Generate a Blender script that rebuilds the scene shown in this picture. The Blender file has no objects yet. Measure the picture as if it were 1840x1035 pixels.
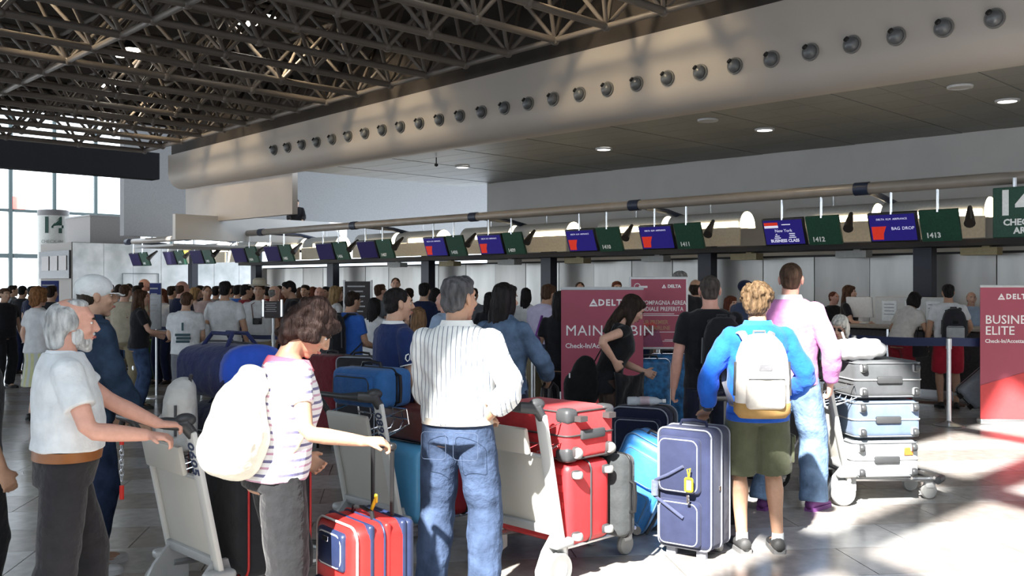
import bpy, bmesh, math, random
import numpy as np
from mathutils import Vector, Matrix
random.seed(7)
sc = bpy.context.scene
COL = sc.collection
R_ = math.radians
# ------------------------------------------------------------------ camera
FPX, EYE, HOR = 1740.0, 1.65, 512.0
A0 = R_(45.23)
FW = Vector((-math.cos(A0), math.sin(A0), 0)); RT = Vector((math.sin(A0), math.cos(A0), 0))
cam = bpy.data.cameras.new('camera'); camo = bpy.data.objects.new('camera', cam); COL.objects.link(camo)
camo.location = (0, 0, EYE); camo.rotation_euler = (R_(90), 0, R_(90) - A0)
cam.sensor_width = 36.0; cam.lens = 36.0 * FPX / 1840.0; cam.shift_y = -5.5 / 1840.0
cam.clip_start = .1; cam.clip_end = 300
sc.camera = camo
# ------------------------------------------------------------------ sky, sun, exposure
w = bpy.data.worlds.new('sky'); sc.world = w; w.use_nodes = True
bg = w.node_tree.nodes['Background']; bg.inputs[0].default_value = (.80, .90, 1.0, 1); bg.inputs[1].default_value = 3.4
SUN_AZ, SUN_EL = 24.0, 42.0           # degrees right of the view axis (travel), elevation
_h = math.cos(R_(SUN_AZ)) * FW + math.sin(R_(SUN_AZ)) * RT
SUN = Vector((_h.x * math.cos(R_(SUN_EL)), _h.y * math.cos(R_(SUN_EL)), -math.sin(R_(SUN_EL))))
sl = bpy.data.lights.new('sun', 'SUN'); sl.energy = 23.0; sl.angle = R_(1.1); sl.color = (1, .97, .92)
so = bpy.data.objects.new('sun', sl); COL.objects.link(so); so.rotation_euler = SUN.to_track_quat('-Z', 'Y').to_euler()
so.location = (0, -10, 20)
vs = sc.view_settings; vs.view_transform = 'Standard'; vs.look = 'None'; vs.exposure = 0.1; vs.gamma = 1.0
vs.use_curve_mapping = False
sc.cycles.use_denoising = True; sc.cycles.max_bounces = 7; sc.cycles.diffuse_bounces = 4
sc.cycles.sample_clamp_indirect = 6.0; sc.cycles.caustics_reflective = False; sc.cycles.caustics_refractive = False

# ------------------------------------------------------------------ placing: a point on the floor at a view angle and distance
def at(px, Z, z=0.0):
    p = FW * Z + RT * ((px - 920) / FPX * Z); return Vector((p.x, p.y, z))
def pt(px, py, Z):
    return at(px, Z, EYE + (HOR - py) / FPX * Z)
def atz(px, py, z):
    return at(px, FPX * (EYE - z) / (py - HOR), z)
def onY(px, py, Y):
    t = (px - 920) / FPX; Z = Y / (FW.y + t * RT.y); return pt(px, py, Z)
def heading(phi):
    v = FW * math.cos(R_(phi)) + RT * math.sin(R_(phi)); return math.atan2(-v.x, v.y)

# ------------------------------------------------------------------ materials
MATS = {}
def mat(key, col, rough=.6, metal=0.0, var=.08, scale=25.0, bump=0.0, bscale=80.0, spec=.4, emit=None, es=1.0,
        stripe=None, alpha=1.0, trans=0.0, coat=0.0, stretch=None, sheen=0.0):
    """procedural principled material; stripe = (axis, pitch, width_fraction, colour2 [, colour3])"""
    if key in MATS: return MATS[key]
    m = bpy.data.materials.new(key); m.use_nodes = True; nt = m.node_tree; N = nt.nodes; L = nt.links
    b = N['Principled BSDF']
    c = (col[0], col[1], col[2], 1)
    tc = N.new('ShaderNodeTexCoord'); src = tc.outputs['Object']
    mp = N.new('ShaderNodeMapping'); L.new(src, mp.inputs[0])
    if stretch: mp.inputs['Scale'].default_value = stretch
    no = N.new('ShaderNodeTexNoise'); no.inputs['Scale'].default_value = scale; no.inputs['Detail'].default_value = 4
    L.new(mp.outputs[0], no.inputs['Vector'])
    mx = N.new('ShaderNodeMix'); mx.data_type = 'RGBA'; mx.blend_type = 'MIX'
    lo = [max(0, v * (1 - var)) for v in col[:3]]; hi = [min(1, v * (1 + var) + var * .01) for v in col[:3]]
    mx.inputs[6].default_value = (*lo, 1); mx.inputs[7].default_value = (*hi, 1)
    rm = N.new('ShaderNodeMapRange'); rm.inputs[1].default_value = .3; rm.inputs[2].default_value = .7
    L.new(no.outputs['Fac'], rm.inputs[0]); L.new(rm.outputs[0], mx.inputs[0])
    out = mx.outputs[2]
    if stripe:
        ax, pitch, frac, c2 = stripe[:4]
        sp = N.new('ShaderNodeSeparateXYZ'); L.new(src, sp.inputs[0])
        def fr(off, width, prev, cc):
            ad = N.new('ShaderNodeMath'); ad.operation = 'MULTIPLY_ADD'; ad.inputs[1].default_value = 1 / pitch; ad.inputs[2].default_value = off + 50
            L.new(sp.outputs[ax], ad.inputs[0])
            f = N.new('ShaderNodeMath'); f.operation = 'FRACT'; L.new(ad.outputs[0], f.inputs[0])
            lt = N.new('ShaderNodeMath'); lt.operation = 'LESS_THAN'; lt.inputs[1].default_value = width; L.new(f.outputs[0], lt.inputs[0])
            k = N.new('ShaderNodeMix'); k.data_type = 'RGBA'; L.new(lt.outputs[0], k.inputs[0]); L.new(prev, k.inputs[6]); k.inputs[7].default_value = (*cc, 1)
            return k.outputs[2]
        out = fr(0, frac, out, c2)
        if len(stripe) > 4: out = fr(.45, frac * .8, out, stripe[4])
    L.new(out, b.inputs['Base Color'])
    b.inputs['Roughness'].default_value = rough; b.inputs['Metallic'].default_value = metal
    b.inputs['Specular IOR Level'].default_value = spec
    if coat: b.inputs['Coat Weight'].default_value = coat; b.inputs['Coat Roughness'].default_value = .15
    if sheen: b.inputs['Sheen Weight'].default_value = sheen
    if bump:
        n2 = N.new('ShaderNodeTexNoise'); n2.inputs['Scale'].default_value = bscale; n2.inputs['Detail'].default_value = 3
        L.new(mp.outputs[0], n2.inputs['Vector'])
        bp = N.new('ShaderNodeBump'); bp.inputs['Strength'].default_value = bump; bp.inputs['Distance'].default_value = .02
        L.new(n2.outputs['Fac'], bp.inputs['Height']); L.new(bp.outputs[0], b.inputs['Normal'])
    if emit: b.inputs['Emission Color'].default_value = (*emit, 1); b.inputs['Emission Strength'].default_value = es
    if trans: b.inputs['Transmission Weight'].default_value = trans; b.inputs['IOR'].default_value = 1.45
    if alpha < 1: b.inputs['Alpha'].default_value = alpha
    MATS[key] = m; return m
def cloth(key, col, **k):
    d = dict(rough=.9, var=.10, scale=14, bump=.6, bscale=16, spec=.15, sheen=.15); d.update(k); return mat('cloth_' + key, col, **d)
def denim(key, col, **k):
    d = dict(rough=.9, var=.38, scale=9, bump=.5, bscale=26, spec=.12); d.update(k); return mat('denim_' + key, col, **d)
def skin(key, col): return mat('skin_' + key, col, rough=.5, var=.07, scale=30, bump=.08, bscale=120, spec=.35)
def hairm(key, col, **k):
    d = dict(rough=.6, var=.5, scale=40, bump=.8, bscale=60, spec=.12, stretch=(1, 1, .25)); d.update(k); return mat('hair_' + key, col, **d)
def metal(key, col, rough=.3, **k): return mat('metal_' + key, col, rough=rough, metal=1.0, var=.05, **k)
def plastic(key, col, rough=.45, **k): return mat('plastic_' + key, col, rough=rough, var=.05, **k)

# ------------------------------------------------------------------ mesh collecting
class MB:
    def __init__(s): s.v = []; s.f = []
    def add(s, vs, fs, M=None):
        o = len(s.v)
        if M is not None: vs = [M @ Vector(v) for v in vs]
        s.v.extend([tuple(v) for v in vs]); s.f.extend([tuple(i + o for i in f) for f in fs]); return s
    def box(s, c, size, M=None):
        x, y, z = [d / 2 for d in size]; cx, cy, cz = c
        vs = [(cx + i * x, cy + j * y, cz + k * z) for i in (-1, 1) for j in (-1, 1) for k in (-1, 1)]
        return s.add(vs, [(0, 1, 3, 2), (4, 6, 7, 5), (0, 4, 5, 1), (2, 3, 7, 6), (0, 2, 6, 4), (1, 5, 7, 3)], M)
    def rbox(s, c, size, r=.02, seg=3, M=None):
        bm = bmesh.new(); bmesh.ops.create_cube(bm, size=1)
        for v in bm.verts: v.co = Vector((v.co.x * size[0], v.co.y * size[1], v.co.z * size[2]))
        bmesh.ops.bevel(bm, geom=bm.edges[:], offset=min(r, min(size) * .49), segments=seg, profile=.5, affect='EDGES')
        bm.verts.index_update()
        vs = [v.co + Vector(c) for v in bm.verts]; fs = [[v.index for v in f.verts] for f in bm.faces]; bm.free()
        return s.add(vs, fs, M)
    def tube(s, pts, r, n=8, cap=True, M=None, flat=1.0, ref=None):
        pts = [Vector(p) for p in pts]; rs = r if isinstance(r, (list, tuple)) else [r] * len(pts)
        vs = []; fs = []; prev = None
        for i, p in enumerate(pts):
            d = (pts[min(i + 1, len(pts) - 1)] - pts[max(i - 1, 0)]).normalized()
            if prev is None:
                up = Vector(ref) if ref else (Vector((0, 0, 1)) if abs(d.z) < .9 else Vector((0, 1, 0)))
                a = d.cross(up).normalized()
            else:
                a = (prev - d * prev.dot(d)).normalized()
            prev = a; b = d.cross(a)
            for k in range(n):
                t = 2 * math.pi * k / n; vs.append(p + (a * math.cos(t) + b * math.sin(t) * flat) * rs[i])
        for i in range(len(pts) - 1):
            for k in range(n): fs.append((i * n + k, i * n + (k + 1) % n, (i + 1) * n + (k + 1) % n, (i + 1) * n + k))
        if cap: fs.append(tuple(range(n - 1, -1, -1))); fs.append(tuple((len(pts) - 1) * n + k for k in range(n)))
        return s.add(vs, fs, M)
    def loft(s, rings, n=20, M=None, p=2.0):
        """rings: (cx, cy, cz, rx, ry) horizontal ellipses (super-ellipse power p)"""
        vs = []; fs = []
        for (cx, cy, cz, rx, ry) in rings:
            for k in range(n):
                t = 2 * math.pi * k / n; c, q = math.cos(t), math.sin(t)
                vs.append((cx + rx * math.copysign(abs(c) ** (2 / p), c), cy + ry * math.copysign(abs(q) ** (2 / p), q), cz))
        for i in range(len(rings) - 1):
            for k in range(n): fs.append((i * n + k, i * n + (k + 1) % n, (i + 1) * n + (k + 1) % n, (i + 1) * n + k))
        fs.append(tuple(range(n - 1, -1, -1))); fs.append(tuple((len(rings) - 1) * n + k for k in range(n)))
        return s.add(vs, fs, M)
    def ell(s, c, r, M=None, n=16, m=10):
        vs = [(c[0], c[1], c[2] - r[2])]; fs = []
        for j in range(1, m):
            ph = -math.pi / 2 + math.pi * j / m
            for k in range(n):
                t = 2 * math.pi * k / n
                vs.append((c[0] + r[0] * math.cos(ph) * math.cos(t), c[1] + r[1] * math.cos(ph) * math.sin(t), c[2] + r[2] * math.sin(ph)))
        vs.append((c[0], c[1], c[2] + r[2])); top = len(vs) - 1
        for k in range(n): fs.append((0, 1 + (k + 1) % n, 1 + k)); fs.append((top, top - n + k, top - n + (k + 1) % n))
        for j in range(m - 2):
            for k in range(n): fs.append((1 + j * n + k, 1 + j * n + (k + 1) % n, 1 + (j + 1) * n + (k + 1) % n, 1 + (j + 1) * n + k))
        return s.add(vs, fs, M)
    def lathe(s, prof, n=24, axis='z', c=(0, 0, 0), M=None):
        vs = []; fs = []
        for (r, h) in prof:
            for k in range(n):
                t = 2 * math.pi * k / n; x, y = r * math.cos(t), r * math.sin(t)
                v = {'z': (x, y, h), 'y': (x, h, y), 'x': (h, x, y)}[axis]
                vs.append((v[0] + c[0], v[1] + c[1], v[2] + c[2]))
        for i in range(len(prof) - 1):
            for k in range(n): fs.append((i * n + k, i * n + (k + 1) % n, (i + 1) * n + (k + 1) % n, (i + 1) * n + k))
        if prof[0][0] > 1e-5: fs.append(tuple(range(n - 1, -1, -1)))
        if prof[-1][0] > 1e-5: fs.append(tuple((len(prof) - 1) * n + k for k in range(n)))
        return s.add(vs, fs, M)
    def prism(s, poly, axis, a, b, M=None):
        """poly: 2-D outline; extruded along axis from a to b"""
        def v3(p, h): return {'x': (h, p[0], p[1]), 'y': (p[0], h, p[1]), 'z': (p[0], p[1], h)}[axis]
        n = len(poly); vs = [v3(p, a) for p in poly] + [v3(p, b) for p in poly]
        fs = [tuple(range(n)), tuple(range(2 * n - 1, n - 1, -1))] + [(i, i + n, (i + 1) % n + n, (i + 1) % n) for i in range(n)]
        return s.add(vs, fs, M)
    def mesh(s, name, smooth=False):
        me = bpy.data.meshes.new(name); me.from_pydata(s.v, [], s.f)
        bm = bmesh.new(); bm.from_mesh(me); bmesh.ops.recalc_face_normals(bm, faces=bm.faces[:]); bm.to_mesh(me); bm.free()
        if smooth == 'auto':
            me.shade_smooth()
            try: me.set_sharp_from_angle(angle=R_(38))
            except Exception: pass
        elif smooth: me.shade_smooth()
        return me
    def build(s, name, m, parent=None, smooth='auto', label=None):
        return link(name, s.mesh(name, smooth), m, parent, label)
def link(name, me, m, parent=None, label=None):
    o = bpy.data.objects.new(name, me); COL.objects.link(o)
    if m is not None and len(me.materials) == 0: me.materials.append(m)
    if parent is not None: o.parent = parent
    if label: o['label'] = label
    return o
def tag(o, label, cat, group=None):
    o['label'] = label; o['category'] = cat
    if group: o['group'] = group
    return o
def thing(name, label, cat, loc=(0, 0, 0), rotz=0.0, group=None, M=None):
    o = bpy.data.objects.new(name, None); COL.objects.link(o); o.empty_display_size = .1
    if M is not None: o.matrix_world = M
    else: o.location = loc; o.rotation_euler = (0, 0, rotz)
    return tag(o, label, cat, group)
def struct(o):
    o['kind'] = 'structure'; return o
def copy_tree(o, parent=None):
    c = o.copy(); COL.objects.link(c); c.parent = parent
    for ch in o.children: copy_tree(ch, c)
    return c
def inst(src, name, parent=None, loc=None, M=None):
    c = src.copy(); c.name = name; COL.objects.link(c); c.parent = parent
    if M is not None: c.matrix_local = M
    elif loc is not None: c.location = loc
    return c
_fontcache = {}
def text(s, size, m, parent, M, name='lettering', ext=.0015, align='CENTER', sx=1.0, bold=0.0, spacing=1.0):
    cu = bpy.data.curves.new('t', 'FONT'); cu.body = s; cu.size = size; cu.extrude = ext; cu.align_x = align; cu.align_y = 'CENTER'
    cu.offset = bold; cu.space_character = spacing; cu.resolution_u = 2
    to = bpy.data.objects.new('t', cu); COL.objects.link(to)
    me = bpy.data.meshes.new_from_object(to); bpy.data.objects.remove(to); bpy.data.curves.remove(cu)
    me.materials.clear(); o = link(name, me, m, parent)
    o.matrix_local = M @ Matrix.Diagonal((sx, 1, 1, 1)); return o
def face_y(x, y, z):   # text matrix: readable from -y side, upright
    return Matrix.Translation((x, y, z)) @ Matrix.Rotation(R_(90), 4, 'X')
ORD = 'first second third fourth fifth sixth seventh eighth ninth tenth eleventh twelfth thirteenth fourteenth fifteenth sixteenth seventeenth eighteenth nineteenth twentieth twenty-first twenty-second twenty-third twenty-fourth twenty-fifth twenty-sixth twenty-seventh twenty-eighth twenty-ninth thirtieth'.split()
# ================================================================== FLOOR
T1 = mat('stone_brown', (.31, .28, .255), rough=.22, var=.16, scale=9, spec=.5, bump=.02, bscale=200)
T2 = mat('stone_grey', (.41, .40, .385), rough=.20, var=.14, scale=11, spec=.5, bump=.02, bscale=200)
GROUT = mat('grout', (.16, .15, .14), rough=.8)
fl = MB(); fl.box((-22, 4, -.04), (60, 34, .05)); floor = struct(fl.build('floor', GROUT))
TL, TW = 1.10, .55
ang = math.atan2(RT.y, RT.x) + R_(7)
tu = Vector((math.cos(ang), math.sin(ang), 0)); tv = Vector((-math.sin(ang), math.cos(ang), 0))
def tile_mesh(m):
    b = MB(); b.box((0, 0, -.0075), (TL - .006, TW - .006, .015)); me = b.mesh('floor_tile', False); me.materials.append(m); return me
tms = [tile_mesh(T1), tile_mesh(T2)]
tl = []
for i in range(-50, 51):
    for j in range(-70, 90):
        c = tu * ((i + (.5 if j % 2 else 0)) * TL) + tv * (j * TW)
        if not (-49 < c.x < 6 and -9 < c.y < 18): continue
        Z = c.dot(FW); xx = c.dot(RT)
        vis = Z > 4.6 and abs(xx) < Z * .56
        if Z < -3 or abs(xx) > abs(Z) * 1.1 + 6: continue
        tl.append((0 if vis else 1, Z, c, j % 2))
tl.sort(key=lambda q: (q[0], q[1]))
rest = MB(); rmi = []
for n, (k, Z, c, par) in enumerate(tl):
    if n < 290:
        o = bpy.data.objects.new('floor_tile', tms[par]); COL.objects.link(o); o.parent = floor
        o.location = c; o.rotation_euler = (0, 0, ang)
    else:
        M = Matrix.Translation(c) @ Matrix.Rotation(ang, 4, 'Z')
        rest.box((0, 0, -.0075), (TL - .006, TW - .006, .015), M); rmi += [par] * 6
rm_ = rest.mesh('far_floor_tiles', False); rm_.materials.append(T1); rm_.materials.append(T2)
rm_.polygons.foreach_set('material_index', rmi)
o = link('far_floor_tiles', rm_, None, floor); o['kind'] = 'stuff'

# ================================================================== ROOF: space frame under a dark deck
STEEL = mat('strut_paint', (.15, .13, .115), rough=.4, var=.1, scale=3, spec=.45)
DECK = mat('deck', (.06, .05, .043), rough=.8, var=.15, scale=2)
def zb(X): return 5.70 + .0221 * (X + 7)
cb = MB()
def slab(x0, x1, y0, y1, dz0, dz1):
    vs = []
    for X in (x0, x1):
        for Y in (y0, y1):
            for d in (dz0, dz1): vs.append((X, Y, zb(X) + d))
    cb.add(vs, [(0, 1, 3, 2), (4, 6, 7, 5), (0, 4, 5, 1), (2, 3, 7, 6), (0, 2, 6, 4), (1, 5, 7, 3)])
SKX0, SKX1, SKY0, SKY1 = -1.20, 5.4, -7.4, 5.1      # the open skylight over the near part of the hall
slab(-25.7, SKX0, -9, 12.6, 1.55, 1.75)
slab(SKX0, 8, SKY1, 12.6, 1.55, 1.75)
slab(SKX0, 8, -9, SKY0, 1.55, 1.75)
slab(SKX1, 8, SKY0, SKY1, 1.55, 1.75)
ceiling = struct(cb.build('ceiling', DECK, smooth=False))
b = MB(); b.box((-25.8, 1.8, zb(-25.8) + 1.25), (.15, 21.6, 1.0)); b.build('sky_block_fascia', DECK, ceiling, False)  # added dark panel, blocks the bright sky below the deck end
unit = MB(); unit.tube([(0, 0, 0), (0, 0, 1)], 1.0, 8); um = unit.mesh('strut', True); um.materials.append(STEEL)
nb = MB(); nb.ell((0, 0, 0), (1, 1, 1), n=10, m=6); nbm = nb.mesh('strut_node', True); nbm.materials.append(STEEL)
struts = []; nodes = []
NI, NJ = 20, 11; DX, DY, HT = 1.075, 1.75, 1.15
def bn(i, j): X = -5.2 - DX * i; return Vector((X, 11.65 - DY * j, zb(X)))
def tn(i, j): X = -5.2 - DX * i + DX / 2; return Vector((X, 11.65 - DY * j - DY / 2, zb(X) + HT))
for i in range(NI):
    for j in range(NJ):
        nodes.append(bn(i, j))
        if j < NJ - 1: struts.append((bn(i, j), bn(i, j + 1), .062))
        if i < NI - 1 and j % 3 == 0: struts.append((bn(i, j), bn(i + 1, j), .05))
        for a in (0, 1):
            for b in (0, -1):
                if i + a < NI + 1 and j + b >= -1 and i + a >= 0: struts.append((bn(i, j), tn(i + a, j + b), .036))
        if j < NJ - 1: struts.append((tn(i, j), tn(i, j + 1), .045))
        struts.append((tn(i, j), tn(i + 1, j), .045))
def seen(p):
    Z = p.dot(FW)
    if Z < 5: return None
    px = 920 + p.dot(RT) / Z * FPX; py = HOR - (p.z - EYE) / Z * FPX
    return Z if -40 < px < 1880 and -40 < py < 600 else None
keyed = []
for (a, b, r) in struts:
    z = [q for q in (seen(a), seen(b), seen((a + b) / 2)) if q]
    keyed.append(((z[0] if z else 999) / (r ** .7), a, b, r))
keyed.sort(key=lambda q: q[0])
rest = MB()
for n, (k, a, b, r) in enumerate(keyed):
    d = b - a; M = Matrix.Translation(a) @ d.to_track_quat('Z', 'Y').to_matrix().to_4x4()
    if n < 295:
        o = bpy.data.objects.new('strut', um); COL.objects.link(o); o.parent = ceiling
        o.matrix_local = M @ Matrix.Diagonal((r, r, d.length, 1))
    else:
        rest.tube([a, b], r, 6)
for p in nodes: rest.ell(p, (.085, .085, .085), n=8, m=5)
o = rest.build('far_struts', STEEL, ceiling, True); o['kind'] = 'stuff'
# skylight beams over the near hall (their shadows cross on the floor)
def back(X, Y, z):
    k = z / -SUN.z; return Vector((X - SUN.x * k, Y - SUN.y * k, z))
ZS = 6.9
def beam(p, q, wd, name='skylight_beam'):
    a, b_ = back(p[0], p[1], ZS), back(q[0], q[1], ZS); d = b_ - a
    M = Matrix.Translation((a + b_) / 2) @ Matrix.Rotation(math.atan2(d.y, d.x), 4, 'Z')
    b = MB(); b.box((0, 0, 0), (d.length, wd, .2)); o = b.build(name, STEEL, ceiling, False); o.matrix_local = M; return o
beam((-2.84, 2.0), (-2.84, 13.5), .34)
beam((-5.6, 6.95), (0.5, 4.0), .30)
beam((-5.6, 9.75), (0.5, 6.3), .30)
beam((-5.6, 12.2), (0.5, 9.2), .24)
b = MB(); b.box((-33.2, 7, 9.9), (14.4, 34, .2)); struct(b.build('ceiling_far_shade', DECK, smooth=False))  # added slab, keeps the sun off the far wall and round column
b = MB(); b.box((-27.5, 24, 7.9), (17, 22.6, .2)); struct(b.build('ceiling_rear_shade', DECK, smooth=False))  # added slab, shades the far wall and the zone behind the counters
# dark transverse girder at the far end of the frame
GIRD = mat('girder_black', (.003, .0035, .005), rough=.95, spec=.05)
b = MB(); b.box((-27.2, .5, 5.08), (.5, 24.4, .76)); struct(b.build('trim_1', GIRD, smooth=False))

# ================================================================== BULKHEAD, SOFFIT, UPPER WALLS
BULK = mat('bulkhead_paint', (.42, .375, .33), rough=.55, var=.05, scale=.7)
WALLG = mat('upper_wall_paint', (.55, .545, .54), rough=.7, var=.04, scale=1.5)
prof = [(12.93, 4.36), (12.9, 4.36)]
for k in range(1, 9):
    t = R_(90) * k / 8; prof.append((12.9 - .4 * math.sin(t), 4.36 + .4 * (1 - math.cos(t))))
vs = []; fs = []; XS = [-26.0, -19.5, -13, -7, -1, 4]
np_ = len(prof) + 2
for X in XS:
    for (y, z) in prof: vs.append((X, y, z))
    vs.append((X, 12.5, zb(X))); vs.append((X, 12.75, zb(X)))
for i in range(len(XS) - 1):
    for k in range(np_ - 1): fs.append((i * np_ + k, i * np_ + k + 1, (i + 1) * np_ + k + 1, (i + 1) * np_ + k))
b = MB(); b.add(vs, fs); struct(b.build('wall_bulkhead', BULK))
b = MB()
b.add([(-26, 12.6, zb(-26)), (4, 12.6, zb(4)), (4, 12.6, zb(4) + 1.7), (-26, 12.6, zb(-26) + 1.7), (-26, 12.8, zb(-26)), (4, 12.8, zb(4)), (4, 12.8, zb(4) + 1.7), (-26, 12.8, zb(-26) + 1.7)],
      [(0, 1, 2, 3), (7, 6, 5, 4), (0, 4, 5, 1), (3, 2, 6, 7), (0, 3, 7, 4), (1, 5, 6, 2)])
struct(b.build('trim_2', DECK, smooth=False))
# soffit tiles
SOF = mat('soffit_metal', (.22, .22, .205), rough=.55, var=.06, scale=60, spec=.4)
b = MB(); b.box((0, 0, 0), (.655, .63, .012)); stm = b.mesh('ceiling_tile', False); stm.materials.append(SOF)
b = MB(); b.box((-7.8, 15.45, 4.40), (23.5, 5.3, .04)); soff = struct(b.build('ceiling_soffit', mat('soffit_joint', (.16, .16, .155), rough=.8), smooth=False))
for i in range(35):
    for j in range(8):
        X = 3.2 - .668 * i; Y = 13.2 + .645 * j
        o = bpy.data.objects.new('ceiling_tile', stm); COL.objects.link(o); o.parent = soff; o.location = (X, Y, 4.372 + .003 * ((i * 7 + j * 3) % 3))
# high grey wall behind the counters
b = MB(); b.box((-7.3, 18.15, 2.2), (23, .3, 4.4)); struct(b.build('wall_back', WALLG, smooth=False))
# pier under the bulkhead end, far wall, mezzanine parapet
b = MB(); b.box((-22.6, 12.98, 3.88), (4.6, .15, 1.02)); b.box((-25.45, 13.1, 3.88), (1.1, .15, 1.02)); struct(b.build('wall_pier', mat('pier_paint', (.50, .45, .41), rough=.65, var=.05, scale=1), smooth=False))
b = MB(); b.box((-30.2, 23, 5.6), (.3, 20, 4.8)); struct(b.build('wall_far', mat('far_wall_paint', (.26, .26, .265), rough=.8), smooth=False))
b = MB(); b.box((-24, 14.4, 3.17), (.15, 5.4, .66)); struct(b.build('trim_3', WALLG, smooth=False))
b = MB(); b.box((-25.2, 14.4, 2.70), (2.3, 5.4, .06)); struct(b.build('trim_4', WALLG, smooth=False))
# right end wall and rear facade columns (out of view, they close the hall)
b = MB(); b.box((8.1, 4, 3.6), (.2, 28, 7.2)); struct(b.build('wall_right', WALLG, smooth=False))
fac = MB()
for k in range(12): fac.box((-26 + 3.0 * k, -9, 3.6), (.35, .3, 7.2))
fac.box((-9.5, -9, .15), (34, .25, .3)); fac.box((-9.5, -9, 3.4), (34, .2, .2)); fac.box((-9.5, -9, 5.9), (38, .3, 2.8))  # the high band is an unseen addition that keeps sun off the struts
struct(fac.build('wall_facade', mat('facade_frame', (.10, .10, .11), rough=.5), smooth=False))

# ================================================================== FAR GLASS WALL
FRAME = mat('window_frame_dark', (.03, .045, .05), rough=.4)
GLASS = mat('pane_glass', (.95, .98, 1.0), rough=.02, alpha=.12, spec=.5)
win = struct(thing('window_1', 'tall dark framed glass wall at the far end of the hall', 'window', (-48, 0, 0)))
del win['category']
ys = [1.95 * k - 2.1 for k in range(14)]
zs = [0, 3.0, 5.1, 7.4, 9.6]
for y in ys:
    b = MB(); b.box((0, y, 4.8), (.16, .16, 9.6)); b.build('mullion', FRAME, win, False)
for z in zs:
    b = MB(); b.box((0, (ys[0] + ys[-1]) / 2, z), (.12, ys[-1] - ys[0], .13 if z != 3.0 else .2)); b.build('transom', FRAME, win, False)
b = MB(); b.box((0, 0, 0), (.02, 1.77, 1.0)); pm = b.mesh('pane', False); pm.materials.append(GLASS)
for i in range(len(ys) - 1):
    for k in range(4):
        o = bpy.data.objects.new('pane', pm); COL.objects.link(o); o.parent = win
        o.location = (0, (ys[i] + ys[i + 1]) / 2, (zs[k] + zs[k + 1]) / 2); o.scale = (1, 1, zs[k + 1] - zs[k] - .14)
# things outside the glass
t = thing('outdoor_canopy', 'pale curved canopy outside the far glass wall', 'canopy', (-60, 0, 0))
b = MB(); b.loft([(0, 26.5, 8.75, 2.2, 4.6), (0, 26.5, 9.3, 3.0, 6.5), (0, 26.5, 9.7, 3.0, 6.6)], 24); b.build('canopy_roof', plastic('canopy', (.55, .6, .66)), t)
b = MB(); b.tube([(0, 27.5, 0), (0, 27.5, 8.9)], .25, 10); b.build('pole', plastic('canopy', (.5, .5, .5)), t)
t = thing('outdoor_sign', 'red sign board seen through the far window', 'sign', (-62, 20.3, 0))
b = MB(); b.rbox((0, 0, 6.5), (.2, 1.0, .9), .05); b.build('board', plastic('redsign', (.9, .06, .04), emit=(1, .1, .05), es=.5), t)
b = MB(); b.tube([(0, 0, 0), (0, 0, 6.1)], .08, 8); b.build('pole', metal('grey', (.5, .5, .5)), t)
b = MB(); b.box((-66, 10, -.3), (36, 80, .3)); struct(b.build('trim_5', mat('outdoor_paving', (.55, .55, .55), rough=.9), smooth=False))

# ================================================================== BRIGHT CLAD BLOCK, STAIR BOX, ROUND COLUMN 14
WHITEM = mat('white_cladding', (.80, .84, .82), rough=.25, var=.25, scale=1.6, spec=.5)
GREYB = mat('box_grey', (.30, .28, .27), rough=.7)
t = thing('clad_kiosk', 'bright white metal clad kiosk beyond the counters, with dark screens on its side', 'kiosk', (-33.5, 12.7, 0))
b = MB(); b.box((-1.4, 3.6, 1.55), (2.8, 7.2, 3.1)); b.build('body', mat('kiosk_side', (.21, .19, .17), rough=.6), t, False)
for k in range(7):
    b = MB(); b.box((.03, .55 + k * 1.03, 1.55), (.05, 1.015, 3.06)); b.build('cladding_panel', WHITEM, t, False)
b = MB(); b.box((-1.4, -.04, 2.35), (2.75, .06, .95)); sc_ = b.build('screen_band', mat('screen_black', (.012, .012, .015), rough=.25), t, False)
for k in range(3):
    b = MB(); b.box((-.55 - k * .8, -.08, 2.4), (.66, .02, .5)); b.build('screen', mat('screen_dim', (.16, .13, .12), rough=.3), sc_, False)
b = MB(); b.tube([(.1, 1.7, 0), (.1, 1.7, 2.05), (.1, 3.0, 2.05), (.1, 3.0, 0)], .02, 6); b.build('door_frame', mat('mid_grey', (.22, .25, .25), rough=.5), t)
t = thing('stair_box', 'plain grey stair enclosure above the bright clad kiosk', 'box', (-34.2, 13.6, 3.11))
b = MB(); b.box((-1.1, .9, .48), (2.2, 1.8, .94)); b.build('wall', GREYB, t, False)
b = MB(); b.box((-1.1, .9, .97), (2.26, 1.86, .05)); b.build('coping', mat('coping', (.36, .36, .36)), t, False)
b = MB(); b.tube([(.3, 2.1, 0), (.3, 2.1, 1.0)], .03, 6); b.tube([(.3, 2.9, 0), (.3, 2.9, 1.0)], .03, 6); b.tube([(.3, 3.7, 0), (.3, 3.7, 1.0)], .03, 6); b.tube([(.3, 2.1, .95), (.3, 3.7, .95)], .025, 6); b.build('railing', metal('rail', (.6, .6, .6)), t)
c14 = at(96, 37); t = thing('round_column', 'round pale column marked 14 CHECK-IN AREA in front of the glass wall', 'column', c14)
b = MB(); b.lathe([(.55, 0), (.55, 4.28)], 32); b.build('shaft', mat('column_white', (.50, .50, .47), rough=.4), t)
b = MB(); b.lathe([(.56, 4.28), (.56, 4.47), (.53, 4.50)], 32); b.build('cap', mat('column_cap', (.17, .16, .16), rough=.4), t)
GRN = mat('sign_green', (.012, .075, .045), rough=.4); WHT = mat('white_print', (.85, .87, .85), rough=.5)
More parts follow.
